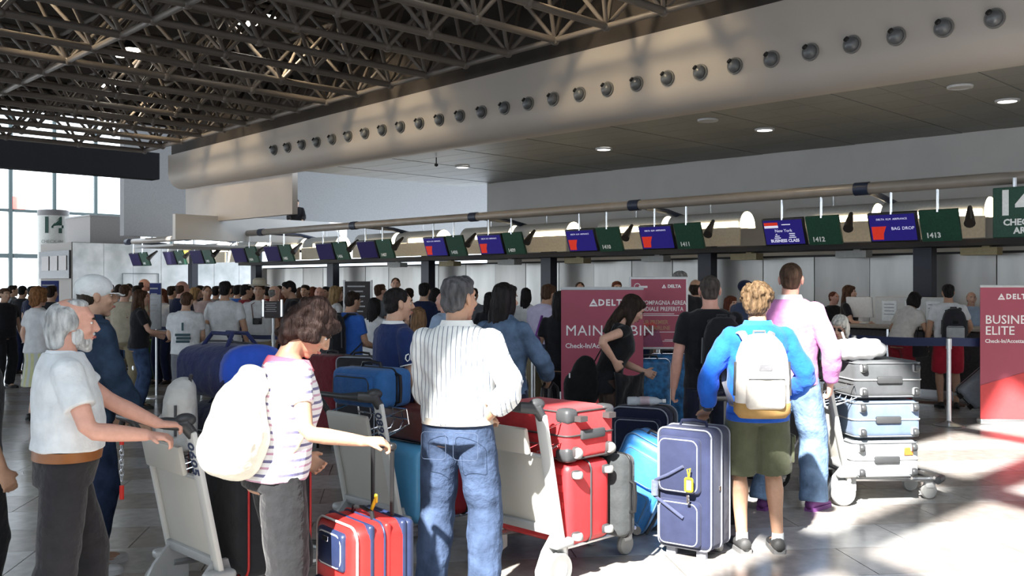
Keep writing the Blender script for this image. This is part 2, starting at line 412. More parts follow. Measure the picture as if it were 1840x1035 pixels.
def wrap_text(s, size, m, parent, r, z, a0, bold=0):
    cu = bpy.data.curves.new('t', 'FONT'); cu.body = s; cu.size = size; cu.align_x = 'CENTER'; cu.align_y = 'CENTER'; cu.extrude = .002; cu.offset = bold
    to = bpy.data.objects.new('t', cu); COL.objects.link(to); me = bpy.data.meshes.new_from_object(to); bpy.data.objects.remove(to)
    for v in me.vertices:
        a = a0 + v.co.x / r; v.co = Vector((math.cos(a) * (r + v.co.z + .02), math.sin(a) * (r + v.co.z + .02), z + v.co.y))
    me.materials.clear(); return link('lettering', me, m, parent)
ac = math.atan2(-c14.y, -c14.x)
wrap_text('1', .85, mat('print_dark_green', (.01, .05, .035)), t, .55, 3.88, ac - .42, .018); wrap_text('4', .85, mat('print_dark_green', (.01, .05, .035)), t, .55, 3.88, ac + .28, .018)
wrap_text('CHECK-IN', .17, mat('print_grey', (.2, .22, .2)), t, .55, 3.28, ac - .1); wrap_text('AREA', .17, mat('print_grey', (.2, .22, .2)), t, .55, 3.06, ac - .1)

# ================================================================== AIR NOZZLES along the bulkhead
NZ = mat('nozzle_grey', (.115, .12, .125), rough=.3, spec=.5); NZD = mat('nozzle_dark', (.01, .01, .01), rough=.6); NZR = mat('nozzle_ring', (.17, .165, .155), rough=.4)
def ring_prof(R, r, h=.02): return [(R - r, -.005), (R - r, -h), (R, -h), (R, .02)]
b = MB(); b.lathe(ring_prof(.165, .03), 24, 'y'); nzr = b.mesh('ring', 'auto'); nzr.materials.append(NZR)
b = MB(); b.ell((0, -.035, 0), (.132, .105, .132), n=20, m=12); nzb = b.mesh('ball', True); nzb.materials.append(NZ)
dirj = Vector((-.35, -.75, .55)).normalized()
b = MB(); b.tube([dirj * .07, dirj * .172], .05, 14); nzj = b.mesh('jet', 'auto'); nzj.materials.append(NZD)
for k in range(29):
    X = -3.52 - .604 * k
    t = thing('air_nozzle', 'grey ball jet air nozzle on the bulkhead, %s from the right' % ORD[k], 'air nozzle', (X, 12.49, 4.89), 0, 'ball jet air nozzles in a row along the bulkhead')
    t.scale = (.76,) * 3; link('ring', nzr, None, t); o = link('ball', nzb, None, t); link('jet', nzj, None, o)
# downlights in the soffit
LAMP = mat('lamp_white', (1, 1, 1), emit=(1, .96, .9), es=7); RIM = mat('lamp_rim', (.5, .5, .5), rough=.4); DIM = mat('lamp_off', (.45, .45, .44), rough=.4)
for (px, py, on, lab) in [(831, 300, 1, 'lit recessed downlight in the soffit, farthest of the four lit ones'), (1085, 268, 1, 'lit recessed downlight in the soffit, second farthest of four'),
                          (1374, 233, 1, 'lit recessed downlight in the soffit, second nearest of four'), (1810, 181, 1, 'lit recessed downlight in the soffit at the right edge'),
                          (1725, 156, 0, 'unlit recessed downlight in the soffit near the right edge'), (1272, 216, 0, 'unlit recessed downlight in the middle of the soffit')]:
    p = atz(px, py, 4.35); p.z = 4.352
    t = thing('downlight', lab, 'light', p)
    b = MB(); b.lathe([(.13, .01), (.13, -.02), (.165, -.02), (.17, .01)], 24); b.build('rim', RIM, t)
    b = MB(); b.lathe([(0, -.012), (.13, -.012), (.13, .01)], 24); b.build('lens', LAMP if on else DIM, t)
p = atz(784, 287, 4.3); t = thing('ceiling_hook', 'tiny dark sensor hanging from the far soffit', 'sensor', (p.x, p.y, 4.2))
b = MB(); b.tube([(0, 0, 0), (0, 0, .15)], .012, 6); b.build('stem', NZD, t); b = MB(); b.lathe([(0, -.05), (.04, -.03), (.04, .01), (0, .03)], 10); b.build('head', NZD, t)
# floodlights up in the space frame
FLM = mat('flood_lens', (1, 1, 1), emit=(1, .93, .8), es=14)
for n, (X, Y, lab) in enumerate([(-9.5, 9.6, 'roof floodlight high in the frame above the near bulkhead'), (-16.0, 9.4, 'pair of bright roof floodlights in the middle of the frame'),
                            (-22.8, 9.6, 'roof floodlight in the frame nearest the black girder'), (-16.2, 4.6, 'roof floodlight at the left edge of the frame'), (-19.8, 8.6, 'small bright roof floodlight row deep in the frame')]):
    t = thing('roof_floodlight', lab, 'floodlight', (X, Y, zb(X) + 1.05))
    for dx in (-.32, .32):
        b = MB(); b.lathe([(.09, .25), (.2, .02), (.2, 0)], 16, c=(dx, 0, 0)); b.build('housing', NZD, t)
        b = MB(); b.lathe([(0, -.045), (.13, -.03), (.19, 0)], 16, c=(dx, 0, 0)); b.build('lens', FLM, t)
    b = MB(); b.tube([(-.32, 0, .25), (-.32, 0, .5)], .02, 6); b.tube([(.32, 0, .25), (.32, 0, .5)], .02, 6); b.build('bracket', NZD, t)
    L_ = bpy.data.lights.new('floodlight_lamp', 'SPOT'); L_.energy = 400 if n < 4 else 120; L_.color = (1, .80, .52); L_.spot_size = R_(75); L_.spot_blend = .5; L_.shadow_soft_size = .35
    lo = bpy.data.objects.new('floodlight_lamp', L_); COL.objects.link(lo); lo.parent = t; lo.location = (0, 0, -.08)
    lo.rotation_euler = Vector((0, .85, -.55)).to_track_quat('-Z', 'Y').to_euler()

# ================================================================== CHECK-IN ROW
STEELP = mat('tube_brown', (.27, .235, .20), rough=.3, var=.08, scale=4, spec=.5); NAVYM = mat('clamp_navy', (.02, .03, .06), rough=.4)
t = thing('overhead_tube', 'long horizontal steel tube above the check-in desks', 'tube')
b = MB(); b.tube([(-31.2, 13.8, 3.07), (2, 13.8, 3.07)], .085, 16); b.build('tube', STEELP, t)
for k in range(8):
    b = MB(); b.tube([(-2.2 - 4.2 * k - .11, 13.8, 3.07), (-2.2 - 4.2 * k + .11, 13.8, 3.07)], .098, 16); b.build('clamp', NAVYM, t)
    b = MB(); b.tube([(-2.2 - 4.2 * k, 13.85, 3.07), (-2.2 - 4.2 * k - .3, 15.2, 3.05), (-2.2 - 4.2 * k - .3, 16.1, 2.9)], .05, 8); b.build('bracket_arm', NAVYM, t)
CHR = metal('rod', (.75, .76, .78), .2)
SCR = mat('screen_blue', (.012, .010, .06), rough=.35, spec=.2, emit=(.04, .028, .36), es=.32)
SCRD = mat('screen_darkblue', (.010, .008, .025), rough=.5, spec=.1, emit=(.035, .02, .18), es=.2)
BEZ = plastic('bezel', (.012, .012, .014), .35)
RED = mat('print_red', (.6, .03, .02), rough=.4, emit=(.8, .05, .02), es=.35)
LIT = mat('print_lit', (.8, .8, .9), rough=.5, emit=(.6, .6, .8), es=.55)
GREEN = mat('panel_green', (.012, .062, .036), rough=.5, var=.15, scale=40)
tilt = Matrix.Rotation(R_(20), 4, 'X')
units = []
for k in range(7):
    units.append((-6.33 - 4.2 * k, 1413 - 2 * k))
    if k < 6: units.append((-8.07 - 4.2 * k, 1412 - 2 * k))
for un, (x0, num) in enumerate(units):
    near = num >= 1408
    t = thing('flight_monitor', 'tilted %s screen over the desks, %s from the right' % ('blue' if near else 'dim', ORD[un]), 'monitor', (x0, 13.8, 2.69))
    M = Matrix.Translation((.36, 0, 0)) @ tilt
    b = MB(); b.rbox((0, .02, -.22), (.72, .07, .45), .012, 2, M); body = b.build('housing', BEZ, t)
    b = MB(); b.box((0, -.02, -.215), (.665, .006, .395), M); b.build('screen', SCR if near else SCRD, t, False)
    b = MB(); b.tube([(.36, 0, -.02), (.36, 0, .31)], .017, 8); b.build('rod', CHR, t)
    F = M @ Matrix.Translation((0, -.025, 0)) @ Matrix.Rotation(R_(90), 4, 'X')
    def tx(s, size, x, z, m=LIT, bold=0): return text(s, size, m, t, F @ Matrix.Translation((x, z, 0)), 'lettering', .0008, bold=bold)
    if num == 1412:
        b = MB(); b.box((-.20, -.025, -.075), (.24, .003, .05), M); b.build('red_bar', RED, t, False)
        b = MB(); b.box((-.20, -.025, -.12), (.24, .003, .04), M); b.build('white_bar', LIT, t, False)
        tx('New York', .07, 0, -.19)
        for (x, z, wd) in ((.06, -.09, .15), (-.13, -.245, .03), (-.12, -.275, .08), (-.12, -.305, .11), (.14, -.24, .10), (.14, -.272, .09), (.14, -.302, .12)):
            b = MB(); b.box((x, -.025, z), (wd, .002, .014), M); b.build('small_print', LIT, t, False)
        tx('BUSINESS CLASS', .068, 0, -.355, bold=.002)
    elif near:
        tx('DELTA  KLM  AIRFRANCE', .04, 0, -.085)
        b = MB(); b.prism([(-.31, -.19), (-.09, -.19), (-.14, -.30), (-.15, -.39), (-.31, -.39)], 'y', -.027, -.024, M); b.build('red_shape', RED, t, False)
        if num == 1413: (tx('BAG', .066, .045, -.23), tx('DROP', .066, .225, -.23))
    t = thing('counter_number_sign', 'green counter panel reading %d, %s from the right' % (num, ORD[un]), 'sign', (x0 + .75, 13.8, 2.69))
    M = Matrix.Translation((.27, 0, 0)) @ tilt
    b = MB(); b.rbox((0, .02, -.22), (.54, .05, .46), .006, 1, M); b.build('panel', GREEN, t)
    text(str(num), .105, WHT, t, M @ Matrix.Translation((-.10, -.008, -.36)) @ Matrix.Rotation(R_(90), 4, 'X'), bold=.003)
    b = MB(); b.tube([(.27, 0, -.02), (.27, 0, .31)], .017, 8); b.build('rod', CHR, t)
    b = MB(); b.tube([(.58, .35, .05), (.66, .12, -.10), (.70, 0, -.2)], [.03, .06, .075], 12); b.build('spotlight', plastic('lampdark', (.03, .025, .022)), t)
# light hoods and cream fascia over the back counters
SHELL = mat('hood_shell', (.46, .46, .44), rough=.5); GLOW = mat('hood_glow', (1, .95, .8), emit=(1, .82, .55), es=9.0); CREAM = mat('fascia_cream', (.78, .68, .52), rough=.6)
GLOWY = mat('hood_glow_yellow', (1, .8, .2), emit=(1, .62, .05), es=2.5)
hl = []
for k in range(7):
    hl.append(-5.2 - 4.2 * k)
    if k < 6: hl.append(-6.95 - 4.2 * k)
for n, x1 in enumerate(sorted(hl, reverse=True)):
    nn = ORD[n]
    t = thing('light_hood', 'glowing arched lamp hood over the counters, %s from the right' % nn, 'lamp', (x1, 15.6, 2.70))
    Ld = 1.62
    pr = [(.26 * math.cos(R_(a)), .30 * math.sin(R_(a))) for a in range(0, 181, 15)]
    pi_ = [(.245 * math.cos(R_(a)), .285 * math.sin(R_(a))) for a in range(180, -1, -15)]
    b = MB(); b.prism(pr + pi_, 'x', -Ld, -.02); b.build('shell', SHELL, t)
    gm = GLOWY if n == 12 else GLOW
    b = MB(); b.prism([(.25 * math.cos(R_(a)), .29 * math.sin(R_(a))) for a in range(0, 181, 15)], 'x', -.10, .0); b.build('diffuser', gm, t)
    b = MB(); b.box((-.55, -.27, .05), (1.0, .02, .10)); b.build('light_strip', gm, t, False)
    b = MB(); b.box((-Ld / 2, -.27, -.17), (Ld, .03, .33)); b.build('fascia', CREAM, t, False)
    b = MB(); b.tube([(-.8, 0, .28), (-.8, 0, .6)], .01, 6); b.build('hanger', CHR, t)
b = MB(); b.box((-12.8, 16.0, 2.31), (29.5, .9, .10)); b.build('ledge', mat('ledge_dark', (.02, .02, .025), rough=.6), None, False); tag(bpy.data.objects['ledge'], 'dark ledge running beneath the lamp hoods', 'ledge')
WB = mat('steel_panel', (.43, .41, .385), rough=.38, metal=.55, var=.2, scale=2.2, stretch=(1, 1, .2)); WB2 = mat('steel_panel_pale', (.55, .54, .51), rough=.35, metal=.45, var=.2, scale=2.0, stretch=(1, 1, .2))
wp = MB(); wp.box((-13.0, 16.62, 1.1), (30, .1, 2.2)); part_wall = struct(wp.build('wall_partition', mat('partition_core', (.05, .05, .05)), smooth=False))
for k in range(28):
    b = MB(); b.box((1.4 - 1.05 * k, 16.55, 1.08), (1.035, .05 + .012 * (k % 3), 2.16)); b.build('wall_panel', WB2 if k % 4 in (0, 2) else WB, part_wall, False)
for k in range(9):
    b = MB(); b.box((-2.2 - 4.2 * k, 16.1, 1.4), (.30, .22, 2.8)); struct(b.build('column_%d' % (k + 1), mat('column_navy', (.013, .015, .03), rough=.4), smooth=False))
# small boxes and wiring on the ledge
for k in range(9):
    X = -3.4 - 2.1 * k
    b = MB(); b.box((0, 0, .06), (.55, .25, .12)); b.box((.1, -.05, .16), (.12, .1, .08)); o = b.build('cable_box', mat('box_yellow', (.42, .35, .2)) if k % 2 else mat('box_white', (.5, .5, .48)), None, False)
    o.location = (X, 16.05, 2.12); tag(o, 'small cable box under the dark ledge, %s from the right' % ORD[k], 'box', 'cable boxes under the ledge')
# desks
DF = mat('desk_front', (.035, .033, .036), rough=.5, var=.3, scale=30); DT = mat('desk_top', (.30, .27, .24), rough=.4)
for k in range(7):
    X = -6.0 - 4.2 * k
    t = thing('check_in_desk', 'long dark check-in desk %s' % ('facing the backpack traveller' if k == 0 else 'in the row of counters, %s from the right' % ORD[k]), 'desk', (X, 14.0, 0))
    b = MB(); b.rbox((0, .35, .5), (3.5, .7, 1.0), .02, 1); b.build('body', DF, t)
    b = MB(); b.rbox((0, .33, 1.03), (3.6, .8, .05), .015, 2); b.build('worktop', DT, t)
    b = MB(); b.box((0, -.015, .08), (3.5, .03, .16)); b.build('kick_plate', CHR, t, False)
    b = MB(); b.box((-.1, .0, .6), (.03, .04, .8)); b.build('joint_strip', CHR, t, False)
b = MB(); b.box((-14, 13.75, .004), (40, .25, .012)); struct(b.build('trim_6', mat('floor_strip', (.16, .08, .05)), smooth=False))
# white framed notice boards standing on desk
for (px, lab) in [(1635, 'pale framed notice board on the desk behind the leaning woman')]:
    p = onY(px, 575, 14.35); t = thing('notice_board', lab, 'notice board', (p.x, p.y, 1.06))
    b = MB(); b.rbox((0, 0, .20), (1.05, .05, .42), .02, 2); b.build('frame', plastic('pale', (.5, .52, .53)), t)
    for q, (x, z, wd, h) in enumerate([(-.3, .2, .22, .3), (.05, .2, .22, .3), (.35, .22, .2, .26)]):
        b = MB(); b.box((x, -.03, z), (wd, .004, h)); pp = b.build('paper', mat('paper', (.72, .76, .8)), t, False)
        for r in range(4):
            b = MB(); b.box((x, -.034, z + h / 2 - .05 - r * .05), (wd * .7, .003, .012)); b.build('print_line', mat('print_mid', (.25, .3, .36)), pp, False)
t = thing('desk_monitor', 'white computer monitor beside the long haired desk clerk', 'monitor', onY(1545, 560, 14.4)); t.location.z = 1.055
b = MB(); b.rbox((0, .03, .25), (.42, .04, .32), .015, 2, Matrix.Rotation(R_(8), 4, 'X')); b.build('screen_back', plastic('white', (.7, .7, .7)), t)
b = MB(); b.box((0, .05, .06), (.06, .04, .12)); b.rbox((0, .05, .012), (.24, .18, .024), .01); b.build('stand', plastic('white', (.7, .7, .7)), t)
# hanging 14 CHECK-IN AREA sign
p = onY(1785, 340, 13.6); t = thing('area_sign', 'large green sign reading 14 CHECK-IN AREA at the right edge', 'sign', (p.x, 13.6, 2.93))
b = MB(); b.rbox((.42, 0, -.33), (.84, .06, .66), .008, 1); b.build('panel', GREEN, t)
text('1', .44, WHT, t, face_y(.16, -.033, -.22), bold=.018); text('4', .44, WHT, t, face_y(.40, -.033, -.22), bold=.018); text('CHECK-IN', .115, WHT, t, face_y(.40, -.033, -.465), bold=.004); text('AREA', .115, WHT, t, face_y(.40, -.033, -.575), bold=.004)
b = MB(); b.tube([(.26, .02, -.02), (.26, .02, .12)], .03, 10); b.build('rod', CHR, t)
# ================================================================== PEOPLE
PENDING = []           # (object, voxel, smooth iterations, decimate ratio, wrinkle function)
def remesh(o, vox, smooth=4, deci=None, fn=None, sf=.5):
    m = o.modifiers.new('r', 'REMESH'); m.mode = 'VOXEL'; m.voxel_size = vox; m.use_smooth_shade = True
    if smooth:
        s = o.modifiers.new('s', 'SMOOTH'); s.iterations = smooth; s.factor = sf
    if deci:
        d = o.modifiers.new('d', 'DECIMATE'); d.ratio = deci
    PENDING.append((o, fn))
def flush():
    bpy.context.view_layer.update(); dg = bpy.context.evaluated_depsgraph_get()
    for (o, fn) in PENDING:
        me = bpy.data.meshes.new_from_object(o.evaluated_get(dg)); me.name = o.name
        if fn: fn(me)
        o.modifiers.clear(); old = o.data
        o.data = me; bpy.data.meshes.remove(old); me.shade_smooth()
    PENDING.clear()
def waves(amp, scale, seed, stretch=(1, 1, 1), zlim=None):
    rg = np.random.RandomState(seed)
    K = rg.normal(size=(9, 3)) * scale * np.array(stretch); ph = rg.uniform(0, 6.28, 9); wt = rg.uniform(.5, 1, 9)
    W2 = rg.normal(size=(3, 3)) * scale * .5
    def fn(me):
        n = len(me.vertices); co = np.empty(n * 3); me.vertices.foreach_get('co', co); co = co.reshape(-1, 3)
        nr = np.empty(n * 3); me.vertices.foreach_get('normal', nr); nr = nr.reshape(-1, 3)
        q = co + .35 / scale * np.sin(co @ W2.T)
        h = (np.sin(q @ K.T + ph) * wt).sum(1) / 4.0
        h = np.sign(h) * np.abs(h) ** .8 * amp
        if zlim is not None: h *= np.clip(zlim(co), 0, 1)
        co = co + nr * h[:, None]; me.vertices.foreach_set('co', co.ravel()); me.update()
    return fn
def ik(S, W, l1, l2, pole):
    S, W, pole = Vector(S), Vector(W), Vector(pole); d = W - S; L = d.length
    if L > (l1 + l2) * .995: W = S + d * ((l1 + l2) * .995 / L); d = W - S; L = d.length
    u = d / L; a = (l1 * l1 - l2 * l2 + L * L) / (2 * L); h = math.sqrt(max(0, l1 * l1 - a * a))
    p = pole - u * pole.dot(u); p = p.normalized() if p.length > 1e-4 else Vector((0, 1, 0))
    return S + u * a + p * h, W
SK = {'fair': (.62, .37, .27), 'tan': (.45, .26, .17), 'olive': (.52, .32, .22), 'pink': (.62, .33, .25), 'brown': (.30, .16, .10)}
def sstep(a, b, x):
    t = min(1, max(0, (x - a) / (b - a))); return t * t * (3 - 2 * t)

class Person:
    def __init__(s, label, loc, yaw, H=1.75, sk='olive', lean=0, twist=0, head=(0, 0, 0), feet=((-.1, 0), (.1, 0)), armL=None, armR=None,
                 poleL=(-.5, -1, -.2), poleR=(.5, -1, -.2), curl=35, female=False, fat=0.0, q=.0065, deci=.4, group=None, name='person', knee=0.0, wide=1.0, drop=0.0,
                 handL=None, handR=None, palmL=None, palmR=None):
        s.H = H; s.s = H / 1.725; s.lean = R_(lean); s.twist = R_(twist); s.f = female; s.fat = fat; s.q = q; s.deci = deci; s.wide = wide; s.sk = sk
        s.loc = Vector(loc); s.yaw = yaw; s.drop = drop
        s.kids = []
        # joints -------------------------------------------------
        s.hip = {}; s.kn = {}; s.an = {}
        for sd, ft in ((-1, feet[0]), (1, feet[1])):
            hj = Vector((sd * .092, 0, .92 - drop)); fx, fy = ft[0], ft[1]; fz = ft[2] if len(ft) > 2 else 0
            an = Vector((fx, fy - .02, .085 + fz))
            k, an = ik(hj, an, .43, .425, (sd * .12, 1, .0)); s.hip[sd] = hj; s.kn[sd] = k; s.an[sd] = an
        s.sh = {}; s.el = {}; s.wr = {}
        sw = .158 if female else .180
        sw *= wide
        for sd, tgt, pole in ((-1, armL, poleL), (1, armR, poleR)):
            S = s.T((sd * sw, -.008, 1.395)); W = Vector(tgt) if tgt is not None else s.T((sd * (sw + .075), .06, .86))
            e, W = ik(S, W, .295, .255, pole); s.sh[sd] = S; s.el[sd] = e; s.wr[sd] = W
        s.hdir = {-1: handL, 1: handR}; s.pdir = {-1: palmL, 1: palmR}; s.curl = curl
        hy, hp, hr = head
        s.neck = s.T((0, -.015, 1.45)); top = s.T((0, .012, 1.514))
        base = Matrix.Rotation(-s.twist, 4, 'Z') @ Matrix.Rotation(-s.lean * .75, 4, 'X')
        s.HM = Matrix.Translation(top) @ base @ Matrix.Rotation(R_(-hy), 4, 'Z') @ Matrix.Rotation(R_(-hp), 4, 'X') @ Matrix.Rotation(R_(hr), 4, 'Y') @ Matrix.Translation((0, .012, .092))
        s.skm = skin(sk, SK[sk])
        s.body(name, label, group)
    def T(s, p):
        p = Vector(p); w_ = sstep(.86, 1.22, p.z); p = Vector((p.x, p.y, p.z - s.drop * sstep(.0, .9, p.z)))
        c = Vector((0, 0, .97 - s.drop)); M = Matrix.Rotation(-s.twist * w_, 3, 'Z') @ Matrix.Rotation(-s.lean * w_, 3, 'X')
        return M @ (p - c) + c
    def Tm(s, mb, i0=0):
        mb.v[i0:] = [tuple(s.T(v)) for v in mb.v[i0:]]
    def rings(s, e=0.0, z0=.86, z1=1.47):
        f, w_, k = s.fat, s.wide, s.f
        if not k:
            R = [(.80, .160, .115, 0), (.88, .168, .122, 0), (.97, .160 + f * .4, .118 + f * .5, .005 + f * .3), (1.06, .152 + f * .6, .112 + f * .8, .01 + f * .45), (1.16, .160 + f * .5, .118 + f * .6, .01 + f * .3),
                 (1.27, .178 + f * .2, .125 + f * .25, .008), (1.36, .192, .118, 0), (1.415, .185, .100, -.008), (1.45, .125, .082, -.012), (1.475, .080, .072, -.012), (1.50, .066, .064, -.01)]
        else:
            R = [(.80, .165, .118, -.01), (.88, .172, .125, -.012), (.97, .158 + f * .4, .115 + f * .4, 0 + f * .2), (1.06, .135 + f * .6, .100 + f * .7, .008 + f * .3), (1.15, .138 + f * .5, .105 + f * .5, .012 + f * .2),
                 (1.25, .155 + f * .2, .128 + f * .2, .022), (1.33, .163, .115, .012), (1.40, .162, .092, -.004), (1.44, .110, .076, -.010), (1.47, .068, .062, -.012), (1.50, .056, .055, -.01)]
        out = []
        def lerp(z):
            for a, b in zip(R, R[1:]):
                if a[0] <= z <= b[0]:
                    t = (z - a[0]) / (b[0] - a[0]); return tuple(a[i] + (b[i] - a[i]) * t for i in range(4))
            return R[0] if z < R[0][0] else R[-1]
        zz = sorted({z0, z1} | {r[0] for r in R if z0 < r[0] < z1})
        for z in zz:
            _, rx, ry, cy = lerp(z); out.append((0, cy, z, (rx * w_ + e), ry + e))
        return out
    def arm(s, mb, sd, r, to=2.0, ext=0.0):
        """tube down the arm; to: 0..1 upper arm, 1..2 forearm; r: radii at shoulder, elbow, end"""
        S, E, W = s.sh[sd], s.el[sd], s.wr[sd]
        inn = S + (s.T((0, 0, 1.36)) - S) * .25
        pts = [inn, S, S.lerp(E, .5)]; rs = [r[0] * .95, r[0], (r[0] + r[1]) / 2]
        if to <= 1: pts = [inn, S, S.lerp(E, to * .5), S.lerp(E, to)]; rs = [r[0] * .95, r[0], (r[0] + r[1]) / 2, r[1]]
        else:
            pts += [S.lerp(E, .92), E.lerp(W, .10), E.lerp(W, .35), E.lerp(W, .35 + (min(to, 2) - 1 - .35) * .6), E.lerp(W, to - 1)]
            rs += [r[1], r[1], r[1] * 1.03, (r[1] + r[2]) / 2, r[2]]
        mb.tube(pts, rs, 14); mb.ell(S, (r[0] * .96, r[0] * .96, r[0] * .9), n=12, m=8)
    def hand(s, mb, sd):
        W = s.wr[sd]; E = s.el[sd]; d = Vector(s.hdir[sd]).normalized() if s.hdir[sd] else (W - E).normalized()
        n = Vector(s.pdir[sd]) if s.pdir[sd] else Vector((-sd, 0, 0)); n = (n - d * n.dot(d)).normalized()
        th = n.cross(d) * sd
        th = -th if th.dot(Vector((0, 1, .3))) < 0 and not s.pdir[sd] else th
        pal = W + d * .085
        sec = lambda c, w_, t: (c, w_, t)
        M = Matrix((th, n, d)).transposed().to_4x4(); M.translation = W
        mb.loft([(0, 0, -.02, .026, .022), (0, 0, .02, .032, .019), (0, 0, .055, .040, .017), (0, 0, .088, .041, .014)], 14, M, 2.6)
        cu = R_(s.curl)
        for k, (off, ln, a) in enumerate(((.031, .074, .06), (.0105, .082, .02), (-.0105, .076, -.02), (-.031, .060, -.07))):
            p = pal + th * off - d * .008; dd = (d + th * a).normalized(); pts = [p - dd * .02, p]; ang = cu * .45
            for seg in (.45, .32, .23):
                v = (dd * math.cos(ang) + n * math.sin(ang)); p = p + v * ln * seg; pts.append(p); ang += cu * (1 + .12 * k)
            mb.tube(pts, [.0085, .0095, .0088, .008, .0065], 8)
        b = W + d * .022 + th * .026; v1 = (d * .7 + th * .75 + n * .25).normalized(); v2 = (d * .9 + th * .35 + n * .45).normalized()
        mb.tube([W + d * .015 + th * .01, b, b + v1 * .034, b + v1 * .034 + v2 * .030], [.013, .0135, .0108, .008], 8)
    def headshape(s, mb):
        M = s.HM; k = .93 if s.f else 1.0
        e = lambda c, r, n=16, m=10: mb.ell(c, r, M, n, m)
        e((0, -.014, .036), (.0745 * k, .095 * k, .083)); e((0, .022, -.012), (.066 * k, .072, .085)); e((0, .034, -.062), (.048 * k, .050, .045)); e((0, .058, -.098), (.024, .026, .017))
        e((0, .071, .040), (.050, .020, .022), 12, 8)                      # brow
        for sd in (-1, 1):
            e((sd * .038, .066, -.020), (.024, .020, .020), 10, 6)             # cheek
            e((sd * .0765 * k, -.004, -.004), (.010, .018, .033), 10, 8); e((sd * .082 * k, -.012, .004), (.007, .016, .026), 10, 8)    # ear
        mb.tube([M @ Vector(p) for p in ((0, .082, .034), (0, .098, .008), (0, .112, -.018), (0, .100, -.028))], [.009, .0105, .0135, .010], 10)
        for sd in (-1, 1): e((sd * .012, .098, -.022), (.010, .011, .009), 8, 6)
        e((0, .085, -.050), (.024, .015, .008), 10, 6); e((0, .083, -.063), (.022, .014, .009), 10, 6)
    def body(s, name, label, group):
        mb = MB(); mb.loft(s.rings(-.012, .84, 1.50), 20); s.Tm(mb)
        nk = s.HM @ Vector((0, -.02, -.05)); rn = .052 if s.f else .062
        mb.tube([s.T((0, -.012, 1.42)), s.neck, (s.neck + nk) / 2, nk], [rn * 1.3, rn * 1.05, rn * .95, rn * .95], 14)
        s.headshape(mb)
        g = .86 if s.f else 1.0
        for sd in (-1, 1):
            s.arm(mb, sd, (.052 * g, .041 * g, .0275 * g)); s.hand(mb, sd)
            h, k, a = s.hip[sd], s.kn[sd], s.an[sd]
            mb.tube([h + Vector((0, 0, .03)), h.lerp(k, .35), h.lerp(k, .8), k, k.lerp(a, .28) + Vector((0, -.012, 0)), k.lerp(a, .6), a], [.085, .080, .060, .054, .059, .045, .036], 14)
            mb.ell(a + Vector((0, .05, -.045)), (.04, .11, .035), n=12, m=8)
        o = mb.build(name, s.skm, None, True); remesh(o, s.q, 3, s.deci)
        o.location = s.loc; o.rotation_euler = (0, 0, s.yaw); o.scale = (s.s,) * 3
        tag(o, label, 'person', group); s.o = o
    # -- garments ------------------------------------------------
    def part(s, mb, name, m, vox=None, smooth=3, fn=None, label=None, deci=None, raw=False):
        o = mb.build(name, m, s.o, True, label)
        if not raw: remesh(o, vox or s.q * 1.35, smooth, deci, fn)
        s.kids.append(o); return o
    def top(s, m, hem=.93, sleeve=.62, ease=.018, loose=.0, wr=.004, seed=1, name='shirt', neck=1.475, sr=None, label=None, flare=0.0):
        mb = MB(); R = s.rings(ease, hem, neck)
        R = [(a, b, z, rx + loose * sstep(1.35, 1.1, z) + flare * sstep(1.05, .9, z), ry + loose * sstep(1.35, 1.1, z) + flare * sstep(1.05, .9, z)) for (a, b, z, rx, ry) in R]
        mb.loft(R, 24); s.Tm(mb)
        g = .88 if s.f else 1.0
        if sleeve > 0:
            for sd in (-1, 1):
                sr_ = sr or (.066 * g, .062 * g, .044 * g)
                s.arm(mb, sd, sr_, sleeve)
        o = s.part(mb, name, m, fn=waves(wr, 26, seed, (1, 1, .8)), smooth=4, label=label); s.top_o = o; return o
    def trousers(s, m, to=.06, ease=.016, wide=0.0, wr=.005, seed=3, name='trousers', waist=1.0, cuff=None, label=None):
        mb = MB(); mb.loft(s.rings(ease * .8, .86, waist), 24); s.Tm(mb)
        mb.ell((0, -.01, .90 - s.drop), (.155 + ease, .112 + ease, .09))
        for sd in (-1, 1):
            h, k, a = s.hip[sd], s.kn[sd], s.an[sd]
            P = [h + Vector((0, 0, .04)), h.lerp(k, .35), h.lerp(k, .8), k, k.lerp(a, .35), k.lerp(a, .7), a + Vector((0, -.005, -.02))]
            Rr = [.092, .090, .074, .068, .070, .064, .060]; e = ease * .4
            pts = []; rs = []
            for i, (p, r) in enumerate(zip(P, Rr)):
                if p.z < to:
                    q = P[i - 1]; t = (q.z - to) / (q.z - p.z); pts.append(q.lerp(p, t)); rs.append(Rr[i - 1] + (r - Rr[i - 1]) * t + e + wide); break
                pts.append(p); rs.append(r + e + wide * min(1, i / 2))
            if cuff: rs[-1] = cuff
            mb.tube(pts, rs, 16)
        low = s.an[1].z
        o = s.part(mb, name, m, fn=waves(wr, 22, seed, (1, 1, 1.5), (lambda co: .35 + (1.0 - co[:, 2]))), smooth=4, label=label); return o
    def skirt(s, m, to=.5, wide=.05, name='skirt', seed=5):
        mb = MB(); R = s.rings(.016, .80, 1.0); R = [(0, 0, to, .19 + wide, .15 + wide), (0, 0, (to + .8) / 2, .185 + wide * .5, .14 + wide * .5)] + R
        mb.loft(R, 24); s.Tm(mb); return s.part(mb, name, m, fn=waves(.006, 30, seed, (1, 1, .2)))
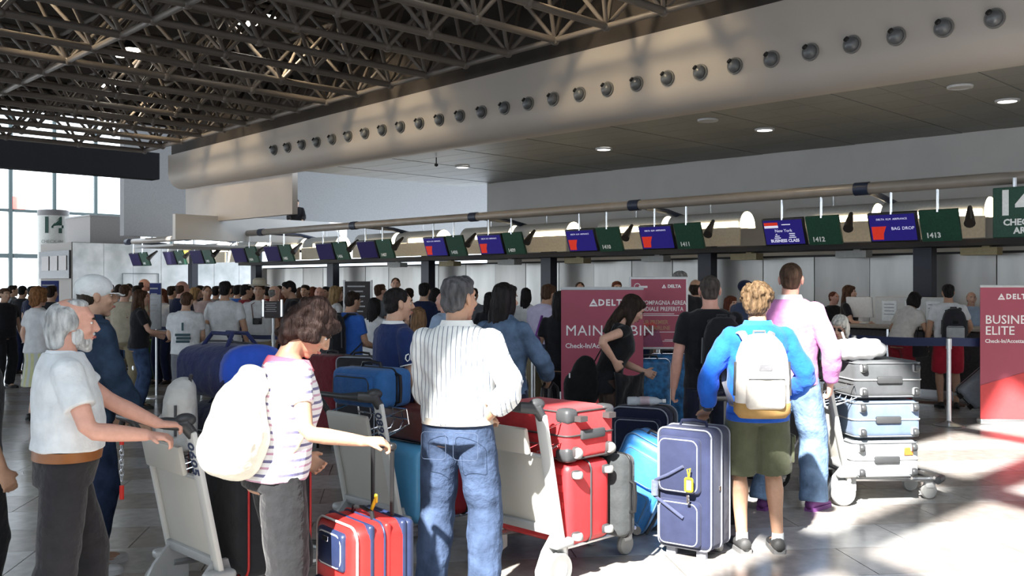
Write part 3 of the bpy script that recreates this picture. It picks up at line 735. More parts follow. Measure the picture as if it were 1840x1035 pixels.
    def shoes(s, m, sole=None, big=1.0):
        for sd in (-1, 1):
            a = s.an[sd]; mb = MB(); z0 = a.z - .085
            ax, ay = a.x, a.y
            c = big
            prof = [(-.075, .030, .075), (-.06, .036, .082), (-.02, .040, .085), (.03, .042, .075), (.08, .046, .055), (.13, .047, .045), (.17, .040, .038), (.195, .022, .028)]
            vs = []; fs = []; n = 10
            for (y, hw, ht) in prof:
                for k in range(n):
                    t = math.pi * 2 * k / n; vs.append((ax + sd * (y * .12) + hw * c * math.cos(t), ay + y * c + .005, z0 + .012 + max(0, .5 + .5 * math.sin(t)) * ht + (.0)))
            for i in range(len(prof) - 1):
                for k in range(n): fs.append((i * n + k, i * n + (k + 1) % n, (i + 1) * n + (k + 1) % n, (i + 1) * n + k))
            fs.append(tuple(range(n))); fs.append(tuple((len(prof) - 1) * n + k for k in range(n)))
            mb.add(vs, fs); o = mb.build('shoe', m, s.o, True); s.kids.append(o)
            sb = MB(); pl = []
            for (y, hw, ht) in prof: pl.append((ax + sd * y * .12 + hw * c * 1.06, ay + y * c + .005))
            for (y, hw, ht) in reversed(prof): pl.append((ax + sd * y * .12 - hw * c * 1.06, ay + y * c + .005))
            sb.prism(pl, 'z', z0 + .0, z0 + .028); so_ = sb.build('sole', sole or m, o, 'auto')
    def belt(s, m, z=.985, buckle=None, h=.04, ease=.026):
        mb = MB(); R1 = s.rings(ease, z - h / 2, z + h / 2); R = [R1[0], R1[-1]]
        n = 40; vs = []; fs = []
        for (k, (cx, cy, zz, rx, ry)) in enumerate((R[0], R[1])):
            for off in (0, -.006):
                for i in range(n):
                    t = 2 * math.pi * i / n; vs.append((cx + (rx + off) * math.cos(t), cy + (ry + off) * math.sin(t), zz))
        for i in range(n):
            j = (i + 1) % n
            fs += [(i, j, 2 * n + j, 2 * n + i), (n + i, 3 * n + i, 3 * n + j, n + j), (i, n + i, n + j, j), (2 * n + i, 2 * n + j, 3 * n + j, 3 * n + i)]
        mb.add(vs, fs); s.Tm(mb); o = mb.build('belt', m, s.o, 'auto'); s.kids.append(o); return o
    def collar(s, m, h=.04, r=.075, label=None):
        mb = MB(); n = 28; vs = []; fs = []
        for (z, rr, cy) in ((1.455, r * 1.22, -.010), (1.455 + h, r * .98, -.012), (1.455 + h, r * .88, -.012), (1.455, r * 1.0, -.010)):
            for i in range(n):
                t = 2 * math.pi * i / n - math.pi / 2; dip = .018 * max(0, math.cos(t - math.pi / 2)) ** 4
                vs.append((rr * math.cos(t), cy + rr * .92 * math.sin(t), z - dip))
        for k in range(4):
            for i in range(n): fs.append((k * n + i, k * n + (i + 1) % n, ((k + 1) % 4) * n + (i + 1) % n, ((k + 1) % 4) * n + i))
        mb.add(vs, fs); s.Tm(mb); o = mb.build('collar', m, s.o, 'auto', label); s.kids.append(o); return o
    def cuffs(s, m, at_=.62, r=.066, wd=.02):
        for sd in (-1, 1):
            S, E, W = s.sh[sd], s.el[sd], s.wr[sd]
            f = lambda t: S.lerp(E, t) if t <= 1 else E.lerp(W, t - 1)
            mb = MB(); mb.tube([f(at_ - wd), f(at_ + wd)], r, 20); o = mb.build('sleeve_band', m, s.o, 'auto'); s.kids.append(o)
    def eyes(s, brow=None, lips=(.45, .14, .12), iris=(.05, .03, .02)):
        for sd in (-1, 1):
            mb = MB(); mb.ell((sd * .030, .0740, .012), (.0125, .010, .0070), s.HM, 12, 8); o = mb.build('eye', mat('eye_white', (.75, .73, .70), rough=.2), s.o, True); s.kids.append(o)
            mb = MB(); mb.ell((sd * .031, .0812, .012), (.0056, .0042, .0056), s.HM, 10, 6); mb.build('iris', mat('iris_%.2f' % iris[0], iris, rough=.15), o, True)
            mb = MB(); mb.tube([s.HM @ Vector(p) for p in ((sd * .014, .091, .030), (sd * .030, .090, .035), (sd * .048, .079, .031))], [.004, .0045, .003], 6); o = mb.build('eyebrow', brow or mat('hair_b', (.02, .015, .01)), s.o, True); s.kids.append(o)
        mb = MB(); mb.tube([s.HM @ Vector(p) for p in ((-.021, .090, -.057), (0, .1005, -.054), (.021, .090, -.057))], [.003, .0075, .003], 8); o = mb.build('lips', mat('lips_%.2f' % lips[0], lips, rough=.4), s.o, True); s.kids.append(o)
    def hair(s, m, style='short', seed=11, label=None):
        mb = MB(); M = s.HM; e = lambda c, r: mb.ell(c, r, M, 18, 12); wv = waves(.0055, 80, seed, (1, 1, .5)); vox = s.q * 1.15; k = .95 if s.f else 1.0
        if style == 'short': e((0, -.024, .046), (.083 * k, .096, .084)); e((0, -.055, -.005), (.072 * k, .058, .075)); e((0, .020, .088), (.062, .062, .040))
        elif style == 'crop': e((0, -.020, .041), (.079, .097, .083)); e((0, -.050, -.008), (.068, .056, .07)); wv = waves(.0015, 90, seed)
        elif style == 'balding': e((0, -.036, .018), (.081, .082, .068)); e((0, -.058, -.02), (.070, .050, .06)); wv = waves(.003, 70, seed)
        elif style == 'grey_mane':
            e((0, -.034, .028), (.087, .090, .080)); e((0, -.066, -.03), (.080, .058, .085)); e((0, -.062, -.085), (.070, .05, .05)); e((.072, -.02, .01), (.018, .045, .045)); e((-.072, -.02, .01), (.018, .045, .045))
            e((0, .0, .095), (.055, .06, .028)); wv = waves(.0045, 60, seed, (1, 1, .4))
        elif style == 'tousled':
            e((0, -.022, .050), (.100, .112, .098)); e((0, -.065, -.005), (.092, .075, .100)); e((0, .045, .078), (.085, .058, .045)); e((.078, .0, .0), (.030, .050, .075)); e((-.078, .0, .0), (.030, .050, .075)); e((0, -.07, -.08), (.07, .05, .05)); wv = waves(.015, 60, seed)
        elif style == 'curly':
            e((0, -.018, .050), (.096, .106, .090)); e((0, -.06, .0), (.086, .068, .090)); e((0, .045, .08), (.072, .045, .038))
            rg = random.Random(seed)
            for _ in range(90):
                th = rg.uniform(0, 6.28); u = rg.uniform(-.35, 1); r = math.sqrt(max(0, 1 - u * u))
                d = Vector((r * math.cos(th) * .098, -.02 + r * math.sin(th) * .106, .048 + u * .092))
                if d.y > .055 and d.z < .07: continue
                e((d.x, d.y, d.z), (.017, .017, .017))
            wv = waves(.004, 120, seed)
        elif style in ('long', 'longface'):
            e((0, -.022, .046), (.088, .102, .088)); e((0, -.055, -.01), (.084, .065, .10)); e((.070, -.012, -.02), (.022, .045, .10)); e((-.070, -.012, -.02), (.022, .045, .10))
            e((0, .035, .085), (.066, .055, .035))
            mb.tube([M @ Vector((0, -.055, .0)), M @ Vector((0, -.080, -.12)), M @ Vector((0, -.090, -.22)), M @ Vector((0, -.092, -.31))], [.090, .086, .078, .050], 16, flat=.62, ref=(0, 1, 0))
            if style == 'longface':
                for sd in (-1, 1): mb.tube([M @ Vector((sd * .066, .0, .02)), M @ Vector((sd * .074, .012, -.10)), M @ Vector((sd * .070, .03, -.22))], [.03, .030, .016], 10)
            wv = waves(.006, 50, seed, (1.2, 1.2, .15))
        elif style == 'bob': e((0, -.022, .046), (.088, .104, .088)); e((0, -.05, -.02), (.086, .07, .11)); e((.072, -.005, -.03), (.022, .05, .09)); e((-.072, -.005, -.03), (.022, .05, .09)); e((0, .04, .082), (.066, .052, .036)); wv = waves(.005, 55, seed, (1.2, 1.2, .2))
        elif style == 'pony': e((0, -.022, .044), (.082, .100, .086)); e((0, .03, .085), (.06, .055, .034)); mb.tube([M @ Vector((0, -.10, .03)), M @ Vector((0, -.15, -.02)), M @ Vector((0, -.14, -.14)), M @ Vector((0, -.11, -.24))], [.03, .04, .035, .012], 10)
        o = s.part(mb, 'hair', m, vox=vox, smooth=2, fn=wv, label=label); s.hair_o = o; return o
    def beard(s, m):
        mb = MB(); M = s.HM; mb.ell((0, .040, -.082), (.050, .052, .042), M); mb.ell((0, .066, -.10), (.030, .030, .030), M); mb.ell((0, .092, -.040), (.026, .012, .008), M)
        for sd in (-1, 1): mb.ell((sd * .056, .02, -.055), (.016, .030, .045), M)
        return s.part(mb, 'beard', m, fn=waves(.003, 90, 4), smooth=2)
    def cap(s, m, back=False, name='cap'):
        mb = MB(); M = s.HM; mb.ell((0, -.016, .052), (.090, .108, .082), M, 20, 12); o = s.part(mb, name, m, smooth=2)
        sg = -1 if back else 1
        b = MB(); pl = []
        for i in range(13):
            a = R_(15 + 150 * i / 12); pl.append((.088 * math.cos(a), sg * (.045 + .125 * math.sin(a)) - .012))
        vs = [M @ Vector((x, y, .030 - .010 * abs(x) / .09 - (.015 if abs(y) > .12 else 0))) for x, y in pl] + [M @ Vector((x, y, .036 - .010 * abs(x) / .09 - (.015 if abs(y) > .12 else 0))) for x, y in pl]
        n = len(pl); b.add(vs, [tuple(range(n)), tuple(range(2 * n - 1, n - 1, -1))] + [(i, i + n, (i + 1) % n + n, (i + 1) % n) for i in range(n)]); b.build('brim', m, o, 'auto'); return o
    def glasses(s, m):
        mb = MB(); M = s.HM
        for sd in (-1, 1): mb.ell((sd * .033, .089, .010), (.024, .008, .017), M, 14, 8); mb.tube([M @ Vector((sd * .056, .083, .014)), M @ Vector((sd * .078, .0, .012))], .003, 6)
        mb.tube([M @ Vector((-.012, .096, .014)), M @ Vector((.012, .096, .014))], .003, 6); o = mb.build('glasses', m, s.o, 'auto'); s.kids.append(o); return o
    def world(s, p):
        return Matrix.Translation(s.loc) @ Matrix.Rotation(s.yaw, 4, 'Z') @ (Vector(p) * s.s)
    def mtx(s): return Matrix.Translation(s.loc) @ Matrix.Rotation(s.yaw, 4, 'Z') @ Matrix.Scale(s.s, 4)
    def patch(s, p, size, lines, m, base=None, name='print'): pass
def local_of(loc, yaw, H, p):
    return (Matrix.Rotation(-yaw, 4, 'Z') @ (Vector(p) - Vector(loc))) / (H / 1.725)
# ================================================================== LUGGAGE, CARTS, STANDS
BLK = plastic('black', (.012, .012, .013), .4); DGR = plastic('darkgrey', (.05, .052, .055), .4); LGR = plastic('lightgrey', (.42, .43, .43), .35)
TYRE = plastic('tyre', (.28, .28, .27), .6); CHROME = metal('chrome', (.8, .8, .82), .15); ALU = metal('alu', (.72, .73, .74), .32)
def rrect(w_, h, r, n=5):
    P = []
    for (sx, sy, a0) in ((1, 1, 0), (-1, 1, 90), (-1, -1, 180), (1, -1, 270)):
        for i in range(n + 1):
            a = R_(a0 + 90 * i / n); P.append((sx * (w_ / 2 - r) + r * math.cos(a), sy * (h / 2 - r) + r * math.sin(a)))
    return P
def loop(b, pts, r, n=6):
    pts = list(pts); b.tube(pts + [pts[0], pts[1]], r, n, cap=False)
def suitcase(label, M, W, D, H, m, trim=None, pockets=(), pipe=None, tele=0, wheels='two', top_handle=True, side_handle=False, guards=None, ribs=0, hand=None,
             name='suitcase', r=.05, band=None, wheel_m=None, bottom_handle=False, pipe_y=(-1, 1), seam=True, pipe_r=.006):
    """upright case, base centre at the origin, front pockets on -y"""
    t = thing(name, label, 'suitcase', M=M); trim = trim or BLK; hand = hand or BLK; wz = .05 if wheels else 0
    b = MB(); b.rbox((0, 0, wz + (H - wz) / 2), (W, D, H - wz), r, 4); shell = b.build('shell', m, t)
    if ribs:
        for k in range(ribs):
            x = -W / 2 + W * (k + .5) / ribs
            rb = MB(); rb.rbox((x, 0, wz + (H - wz) / 2), (W / ribs * .45, D + .012, (H - wz) * .86), .006, 2); rb.build('rib', m, shell)
    if seam:
        b = MB(); loop(b, [(x, 0, z + wz + (H - wz) / 2) for x, z in rrect(W + .004, H - wz + .004, r)], .006); b.build('zip_seam', trim, t, True)
    if pipe:
        for sy in pipe_y:
            b = MB(); loop(b, [(x, sy * (D / 2 - r * .35), z + wz + (H - wz) / 2) for x, z in rrect(W - r * .18, H - wz - r * .18, r)], pipe_r); b.build('piping', pipe, t, True)
    for (x, z, w_, h, pm, dp) in pockets:
        b = MB(); b.rbox((x, -D / 2 - dp / 2 + .012, z), (w_, dp + .024, h), .03, 3); pk = b.build('pocket', pm, t)
        b = MB(); loop(b, [(x + a, -D / 2 - dp + .004, z + c) for a, c in rrect(w_ - .03, h - .03, .04)], .0045); b.build('pocket_zip', pipe or trim, pk, True)
    if band:
        for sx in (-1, 1):
            b = MB(); b.rbox((0, sx * D * .22, wz + (H - wz) / 2), (W + .008, .03, H - wz + .008), r * .95, 3); b.build('band', band, t)
    if top_handle:
        b = MB(); b.tube([(-.09, 0, H - .005), (-.08, 0, H + .028), (0, 0, H + .036), (.08, 0, H + .028), (.09, 0, H - .005)], .011, 8); b.build('handle', hand, t)
    if side_handle:
        b = MB(); b.tube([(W / 2 - .005, 0, H * .5 - .09), (W / 2 + .03, 0, H * .5 - .08), (W / 2 + .036, 0, H * .5), (W / 2 + .03, 0, H * .5 + .08), (W / 2 - .005, 0, H * .5 + .09)], .012, 8); b.build('side_handle', hand, t)
    if bottom_handle:
        b = MB(); b.rbox((0, 0, wz - .005), (.2, .055, .03), .012, 2); b.build('bottom_handle', DGR, t)
    if guards:
        for sx in (-1, 1):
            for sy in (-1, 1):
                b = MB(); b.rbox((sx * (W / 2 - .045), sy * (D / 2 - .04), wz + .05), (.10, .09, .11), .03, 3); b.build('corner_guard', guards, t)
    if wheels:
        ws = [(sx, sy) for sx in (-1, 1) for sy in ((-1, 1) if wheels == 'four' else (1,))]
        for sx, sy in ws:
            b = MB(); b.rbox((sx * (W / 2 - .06), sy * (D / 2 - .055), .052), (.05, .06, .05), .015, 2); h_ = b.build('wheel_housing', trim, t)
            b = MB(); b.lathe([(0, -.018), (.026, -.018), (.031, -.010), (.031, .010), (.026, .018), (0, .018)], 16, 'x', (sx * (W / 2 - .06), sy * (D / 2 - .05), .031)); b.build('wheel', wheel_m or TYRE, h_)
        if wheels == 'two':
            for sx in (-1, 1):
                b = MB(); b.box((sx * (W / 2 - .08), -D / 2 + .05, .027), (.06, .03, .054)); b.build('foot', trim, t, False)
    if tele:
        for sx in (-1, 1):
            b = MB(); b.tube([(sx * .085, D / 2 - .05, H - .03), (sx * .085, D / 2 - .05, H + tele)], .010, 8); b.build('handle_tube', hand, t)
        b = MB(); b.rbox((0, D / 2 - .05, H + tele), (.21, .036, .034), .014, 3); b.build('handle_grip', hand, t)
    return t
def upright(px, py, phi, dz=0.0):
    p = atz(px, py, 0); return Matrix.Translation((p.x, p.y, dz)) @ Matrix.Rotation(heading(phi), 4, 'Z')
def backpack(label, M, W=.31, H=.46, D=.19, m=None, pocket=None, base=None, strap=None, pk=True, name='backpack', straps=True):
    """back panel on y = 0, bag bulges towards -y; origin at its middle"""
    strap = strap or m; t = thing(name, label, 'backpack', M=M)
    b = MB(); b.loft([(0, -D * .5, -H * .5, W * .42, D * .40), (0, -D * .5, -H * .44, W * .50, D * .50), (0, -D * .5, -H * .1, W * .5, D * .52), (0, -D * .48, H * .2, W * .47, D * .49), (0, -D * .44, H * .38, W * .38, D * .42), (0, -D * .40, H * .47, W * .24, D * .28), (0, -D * .38, H * .5, W * .1, D * .12)], 24, p=2.8)
    o = b.build('bag', m, t, True); remesh(o, .009, 3, .6, waves(.003, 30, 5))
    if base:
        b = MB(); b.loft([(0, -D * .5, -H * .515, W * .43, D * .41), (0, -D * .5, -H * .45, W * .515, D * .515), (0, -D * .5, -H * .34, W * .517, D * .525), (0, -D * .5, -H * .33, W * .50, D * .50)], 24, p=2.8); b.build('base_panel', base, t, True)
    if pk:
        b = MB(); b.rbox((0, -D * .98, -H * .20), (W * .72, D * .34, H * .40), .035, 3); pc = b.build('front_pocket', pocket or m, t, True)
        b = MB(); b.tube([(-W * .33, -D * 1.12, -H * .035), (0, -D * 1.17, -H * .03), (W * .33, -D * 1.12, -H * .035)], .004, 6); b.build('zip', DGR, pc)
        b = MB(); b.rbox((0, -D * .99, H * .10), (W * .24, .01, .045), .004, 1); b.build('label_patch', strap, t)
    for sx in (-1, 1):
        if straps:
            b = MB(); b.tube([(sx * .075, -.02, H * .40), (sx * .095, .035, H * .50), (sx * .115, .13, H * .50), (sx * .13, .235, H * .36), (sx * .15, .27, H * .10), (sx * .17, .20, -H * .15), (sx * .16, .02, -H * .40)], [.026] * 7, 8, flat=.3, ref=(0, 1, 0)); b.build('shoulder_strap', strap, t)
        b = MB(); b.tube([(sx * W * .50, -D * .55, H * .16), (sx * W * .52, -D * .55, -H * .25)], .008, 6); b.build('side_strap', DGR, t)
    b = MB(); b.tube([(-.04, -.03, H * .42), (-.035, -.03, H * .52), (.035, -.03, H * .52), (.04, -.03, H * .42)], .009, 6); b.build('grab_loop', strap, t)
    return t
def sack(label, M, W, H, D, m, strap):
    t = thing('backpack', label, 'backpack', M=M)
    b = MB(); b.ell((0, -D * .5, -H * .12), (W * .5, D * .52, H * .38)); b.ell((0, -D * .48, .02), (W * .44, D * .46, H * .36)); b.ell((0, -D * .35, H * .33), (W * .26, D * .30, H * .13)); b.ell((0, -D * .55, -H * .22), (W * .47, D * .55, H * .26)); b.ell((0, -D * .32, H * .46), (W * .20, D * .2, H * .06))
    o = b.build('bag', m, t, True); remesh(o, .009, 5, .6, waves(.009, 24, 5, (1, 1, .6)))
    b = MB(); b.tube([(-.05, -.10, H * .39), (-.02, -.17, H * .30), (.0, -.19, H * .12)], .006, 6); b.build('drawstring', strap, t)
    for sx in (-1, 1):
        b = MB(); b.tube([(sx * .06, -.03, H * .34), (sx * .075, .02, H * .50), (sx * .09, .09, H * .54), (sx * .11, .155, H * .40), (sx * .125, .165, H * .10), (sx * .15, .10, -H * .15), (sx * .14, .0, -H * .38)], .014, 8, flat=.5, ref=(0, 1, 0)); b.build('shoulder_strap', strap, t)
    return t
def duffel(label, M, L, D, H, m, ends=None, strap=None, name='duffel_bag', seed=2, cat='bag'):
    t = thing(name, label, cat, M=M)
    b = MB(); vs = [(-L * .5, .30), (-L * .47, .82), (-L * .40, .97), (-L * .2, 1.0), (L * .2, 1.0), (L * .40, .97), (L * .47, .82), (L * .5, .30)]
    b.loft([(0, 0, x, D / 2 * k, H / 2 * k) for x, k in vs], 20, Matrix.Translation((0, 0, H / 2)) @ Matrix.Rotation(R_(90), 4, 'Y') @ Matrix.Rotation(R_(90), 4, 'Z'), p=2.6)
    o = b.build('bag', m, t, True); remesh(o, .012, 3, .6, waves(.010, 16, seed))
    if ends:
        b = MB(); b.loft([(0, 0, L * .34, D / 2 * 1.0, H / 2 * 1.0), (0, 0, L * .44, D / 2 * .97, H / 2 * .97), (0, 0, L * .505, D / 2 * .72, H / 2 * .72), (0, 0, L * .53, D / 2 * .2, H / 2 * .2)], 20, Matrix.Translation((0, 0, H / 2)) @ Matrix.Rotation(R_(90), 4, 'Y') @ Matrix.Rotation(R_(90), 4, 'Z'), p=2.6); b.build('end_panel', ends, t, True)
    for sy in (-1, 1):
        b = MB(); b.tube([(-.12, sy * D * .25, H * .93), (-.10, sy * D * .12, H + .05), (.10, sy * D * .12, H + .05), (.12, sy * D * .25, H * .93)], .012, 8); b.build('carry_strap', strap or m, t)
    b = MB(); b.tube([(-L * .38, 0, H * 1.0), (0, 0, H * 1.02), (L * .38, 0, H * 1.0)], .006, 6); b.build('zip', DGR, t)
    return t
CARTW = mat('cart_white', (.66, .66, .63), rough=.4, var=.05, scale=3); CARTP = mat('cart_plate', (.60, .58, .52), rough=.45, var=.06, scale=2); PRN = mat('print_navy', (.03, .045, .10), rough=.5)
def cart(label, px, py, phi, number=None, ztop=.95, chain=False):
    """px, py: where the top of the right-hand post stands in view; +y is the driving direction"""
    yaw = heading(phi); p = atz(px, py, ztop); Rm = Matrix.Rotation(yaw, 4, 'Z'); off = Rm @ Vector((.27, -.11, 0))
    M = Matrix.Translation((p.x - off.x, p.y - off.y, 0)) @ Rm
    t = thing('luggage_cart', label, 'luggage cart', M=M)
    lo, hi = Vector((0, .05, .17)), Vector((0, -.11, .95)); ax = (hi - lo).normalized(); pit = math.atan2(-(hi.y - lo.y), hi.z - lo.z)
    PM = Matrix.Translation(lo) @ Matrix.Rotation(pit, 4, 'X'); Ln = (hi - lo).length      # z runs up the leaning posts, -y faces the user
    b = MB(); b.rbox((.27, 0, Ln * .5), (.075, .03, Ln), .010, 2, PM); post = b.build('post', CARTW, t)
    b = MB(); b.rbox((-.27, 0, Ln * .40), (.035, .03, Ln * .8), .010, 2, PM); b.build('post', CARTW, t)
    b = MB(); b.rbox((0, .012, Ln * .43), (.51, .012, Ln * .52), .006, 2, PM); b.build('plate', CARTP, t)
    b = MB(); b.rbox((0, 0, Ln * .155), (.53, .03, .05), .008, 2, PM); b.build('plate_rail', LGR, t); b = MB(); b.rbox((0, 0, Ln * .70), (.53, .02, .02), .006, 2, PM); b.build('plate_rail', LGR, t)
    b = MB(); b.rbox((-.055, -.02, Ln * .80), (.43, .03, .15), .012, 2, PM); b.build('basket_panel', CARTP, t)
    wire = MB()
    for x in (-.25, -.12, .02, .12, .21): wire.tube([PM @ Vector(q) for q in ((x, -.01, Ln * .73), (x, .16, Ln * .73), (x, .20, Ln * .78), (x, .20, Ln * .88))], .0045, 6)
    for (y, z) in ((.20, .88), (.20, .80), (.10, .73)): wire.tube([PM @ Vector(q) for q in ((-.26, y, Ln * z), (.26, y, Ln * z))], .0045, 6)
    for x in (-.26, .26): wire.tube([PM @ Vector(q) for q in ((x, -.01, Ln * .88), (x, .20, Ln * .88), (x, .20, Ln * .76), (x, .02, Ln * .73))], .0045, 6)
    wire.build('wire_basket', CHROME, t)
    hb = MB(); hz = .985
    hb.tube([(.27, -.10, .93), (.27, -.14, hz), (.235, -.22, hz + .01), (.10, -.25, hz + .005), (-.24, -.25, hz)], [.028, .034, .030, .016, .016], 12); hb.ell((.262, -.135, hz + .02), (.035, .055, .034)); hb.build('handle', DGR, t)
    hb = MB(); hb.tube([(-.27, -.07, .80), (-.27, -.17, .95), (-.255, -.245, hz)], [.02, .018, .018], 10); hb.build('handle_arm', DGR, t)
    pf = MB()
    for sx in (-1, 1): pf.tube([(sx * .24, .04, .19), (sx * .23, .15, .185), (sx * .17, .80, .16), (sx * .08, .86, .16)], .018, 8)
    for y in (.22, .40, .58, .76): pf.tube([(-.22, y, .178), (.22, y, .178)], .012, 6)
    pf.tube([(-.08, .86, .16), (.08, .86, .16)], .018, 8); pf.build('platform_frame', ALU, t)
    b = MB(); b.tube([(-.20, .80, .15), (-.10, .89, .15), (.10, .89, .15), (.20, .80, .15)], .028, 8); b.build('bumper', DGR, t)
    for sx in (-1, 1):
        b = MB(); b.prism([(-.115, .03), (-.12, .10), (-.07, .20), (.02, .30), (.09, .30), (.12, .20), (.12, .10), (.06, .075), (-.05, .075)], 'x', sx * .245 - .012, sx * .245 + .012); b.rbox((sx * .285, .03, .235), (.085, .15, .05), .02, 3); b.build('wheel_cover', LGR, t)
        b = MB(); b.lathe([(.035, -.022), (.088, -.022), (.095, -.012), (.095, .012), (.088, .022), (.035, .022)], 24, 'x', (sx * .295, 0, .095)); wl = b.build('wheel', TYRE, t)
        b = MB(); b.lathe([(0, -.026), (.05, -.024), (.055, 0), (.05, .024), (0, .026)], 16, 'x', (sx * .295, 0, .095)); b.build('hub', LGR, wl)
        b = MB(); b.lathe([(0, -.018), (.058, -.018), (.065, 0), (.058, .018), (0, .018)], 20, 'x', (sx * .14, .76, .065)); wl = b.build('caster', TYRE, t)
        b = MB(); b.rbox((sx * .14, .765, .12), (.055, .08, .07), .015, 2); b.build('caster_fork', LGR, wl)
    if number: text(number, .085, PRN, t, PM @ Matrix.Translation((.27, -.0165, Ln * .83)) @ Matrix.Rotation(R_(90), 4, 'X') @ Matrix.Rotation(R_(-90), 4, 'Z'), bold=.0015)
    if chain:
        b = MB(); b.tube([(-.30, -.20, .97), (-.30, -.21, .93)], .016, 8); b.build('chain_plug', BLK, t)
        for z0 in (.90, .62):
            b = MB(); b.tube([(-.30, -.21, z0), (-.30, -.21, z0 - .07)], .012, 8); b.build('chain_sleeve', plastic('red', (.7, .03, .02)), t)
        for k in range(7):
            b = MB(); M2 = Matrix.Translation((-.30, -.21, .815 - k * .026)) @ Matrix.Rotation(R_(90 * (k % 2)), 4, 'Z'); loop(b, [M2 @ Vector((x, 0, z)) for x, z in rrect(.018, .034, .008, 3)], .003); b.build('chain_link', CHROME, t)
    return t, M
BUR = mat('banner_burgundy', (.36, .075, .115), rough=.45, var=.04, scale=4); BRED = mat('banner_red', (.55, .06, .065), rough=.45, var=.05); BDK = mat('banner_violet', (.24, .06, .12), rough=.45); BWH = mat('banner_white', (.85, .83, .83), rough=.45)
def delta_mark(t, M, s, m):
    b = MB(); b.prism([(-.5 * s, -.4 * s), (.5 * s, -.4 * s), (0, .48 * s)], 'y', -.0015, .0015, M); o = b.build('logo_triangle', m, t, False)
    b = MB(); b.prism([(-.36 * s, -.20 * s), (.36 * s, -.20 * s), (0, -.02 * s)], 'y', -.0022, .0, M); b.build('logo_notch', BUR, o, False)
def banner(label, M, lines, W=.86, H=1.62):
    t = thing('roll_up_banner', label, 'banner', M=M)
    b = MB(); b.box((0, 0, H / 2 + .03), (W, .006, H - .06)); b.build('panel', BUR, t, False)
    b = MB(); b.rbox((0, .03, .035), (W + .02, .12, .07), .02, 3); b.build('base', ALU, t)
    b = MB(); b.rbox((0, 0, H - .005), (W + .01, .02, .03), .006, 2); b.build('top_bar', plastic('pale', (.7, .7, .7)), t)
    b = MB(); b.tube([(0, .03, .05), (0, .012, H)], .01, 6); b.build('support_pole', ALU, t)
    for (poly, mm) in (([(-W / 2, .07), (W / 2, .07), (W / 2, .50), (.1, .62), (-W / 2, .46)], BRED), ([(-W / 2, .07), (-.1, .07), (.06, .40), (-W / 2, .30)], mat('banner_coral', (.56, .16, .13), rough=.45)), ([(.1, .07), (.25, .07), (W / 2, .36), (W / 2, .44)], mat('banner_coral2', (.60, .22, .19), rough=.45))):
        b = MB(); b.prism(poly, 'y', -.0045 - .0006 * len(poly), -.003, None); b.build('print_shape', mm, t, False)
    for (s, size, x, z, bold, sp) in lines: text(s, size, BWH, t, face_y(x, -.005, z), align='LEFT', bold=bold, spacing=sp)
    return t
def skyteam(t, x, z, r):
    b = MB(); loop(b, [(x + r * math.cos(R_(a)), -.005, z + r * math.sin(R_(a))) for a in range(0, 360, 18)], r * .09, 4); b.tube([(x - r * .5, -.005, z - r * .5), (x, -.005, z + .1 * r), (x + r * .6, -.005, z + r * .3)], r * .1, 4); b.tube([(x - r * .2, -.005, z + .3 * r), (x + .1 * r, -.005, z - r * .4)], r * .1, 4); b.build('emblem', BWH, t)
NBELT = mat('belt_navy', (.012, .02, .07), rough=.6)
def stanchion(label, p, to=None, H=1.03, group='queue barrier posts', z=.95, bw=.055):
    t = thing('queue_barrier', label, 'barrier post', (p.x, p.y, 0), 0, group)
    b = MB(); b.lathe([(.17, 0), (.175, .012), (.12, .028), (.04, .045), (.03, .06)], 24); b.build('base', ALU, t)
    b = MB(); b.lathe([(.026, .04), (.026, H - .12)], 14); b.build('post', ALU, t)
    b = MB(); b.lathe([(.033, H - .13), (.033, H - .01), (.022, H)], 14); b.build('belt_head', ALU, t)
    if to is not None:
        d = Vector((to.x - p.x, to.y - p.y, 0)); n = Vector((-d.y, d.x, 0)).normalized() * .0015; b = MB(); vs = []
        for k in range(9):
            q = d * (k / 8); sag = -.03 * math.sin(math.pi * k / 8) * min(1, d.length / 2)
            for sg in (-1, 1):
                for zz in (-bw / 2, bw / 2): vs.append((q.x + n.x * sg, q.y + n.y * sg, z + zz + sag))
        fs = []
        for k in range(8):
            a = k * 4; fs += [(a, a + 1, a + 5, a + 4), (a + 2, a + 6, a + 7, a + 3), (a + 1, a + 3, a + 7, a + 5), (a, a + 4, a + 6, a + 2)]
        fs += [(0, 2, 3, 1), (32, 33, 35, 34)]
        b.add(vs, fs); b.build('belt', NBELT, t)
    return t
# ================================================================== FOREGROUND TRAVELLERS
def P(label, px, Z, phi, H, **k):
    loc = at(px, Z); yaw = heading(phi)
    for a in ('armL', 'armR'):
        v = k.get(a)
        if v is not None and len(v) == 4: k[a] = local_of(loc, yaw, H, pt(v[1], v[2], v[3]))
    return Person(label, loc, yaw, H, **k)
W_ = 'w'
JEAN = denim('jean', (.045, .075, .15)); JEANL = denim('jean_light', (.13, .20, .33)); JEAND = denim('jean_dark', (.018, .03, .065))
DKSH = plastic('shoe_black', (.02, .02, .02), .5); WHSH = plastic('shoe_white', (.6, .6, .6), .6)
SHIRTW = cloth('white', (.74, .76, .76)); BLKC = cloth('black', (.010, .010, .012)); NAVY = cloth('navy', (.010, .016, .05))
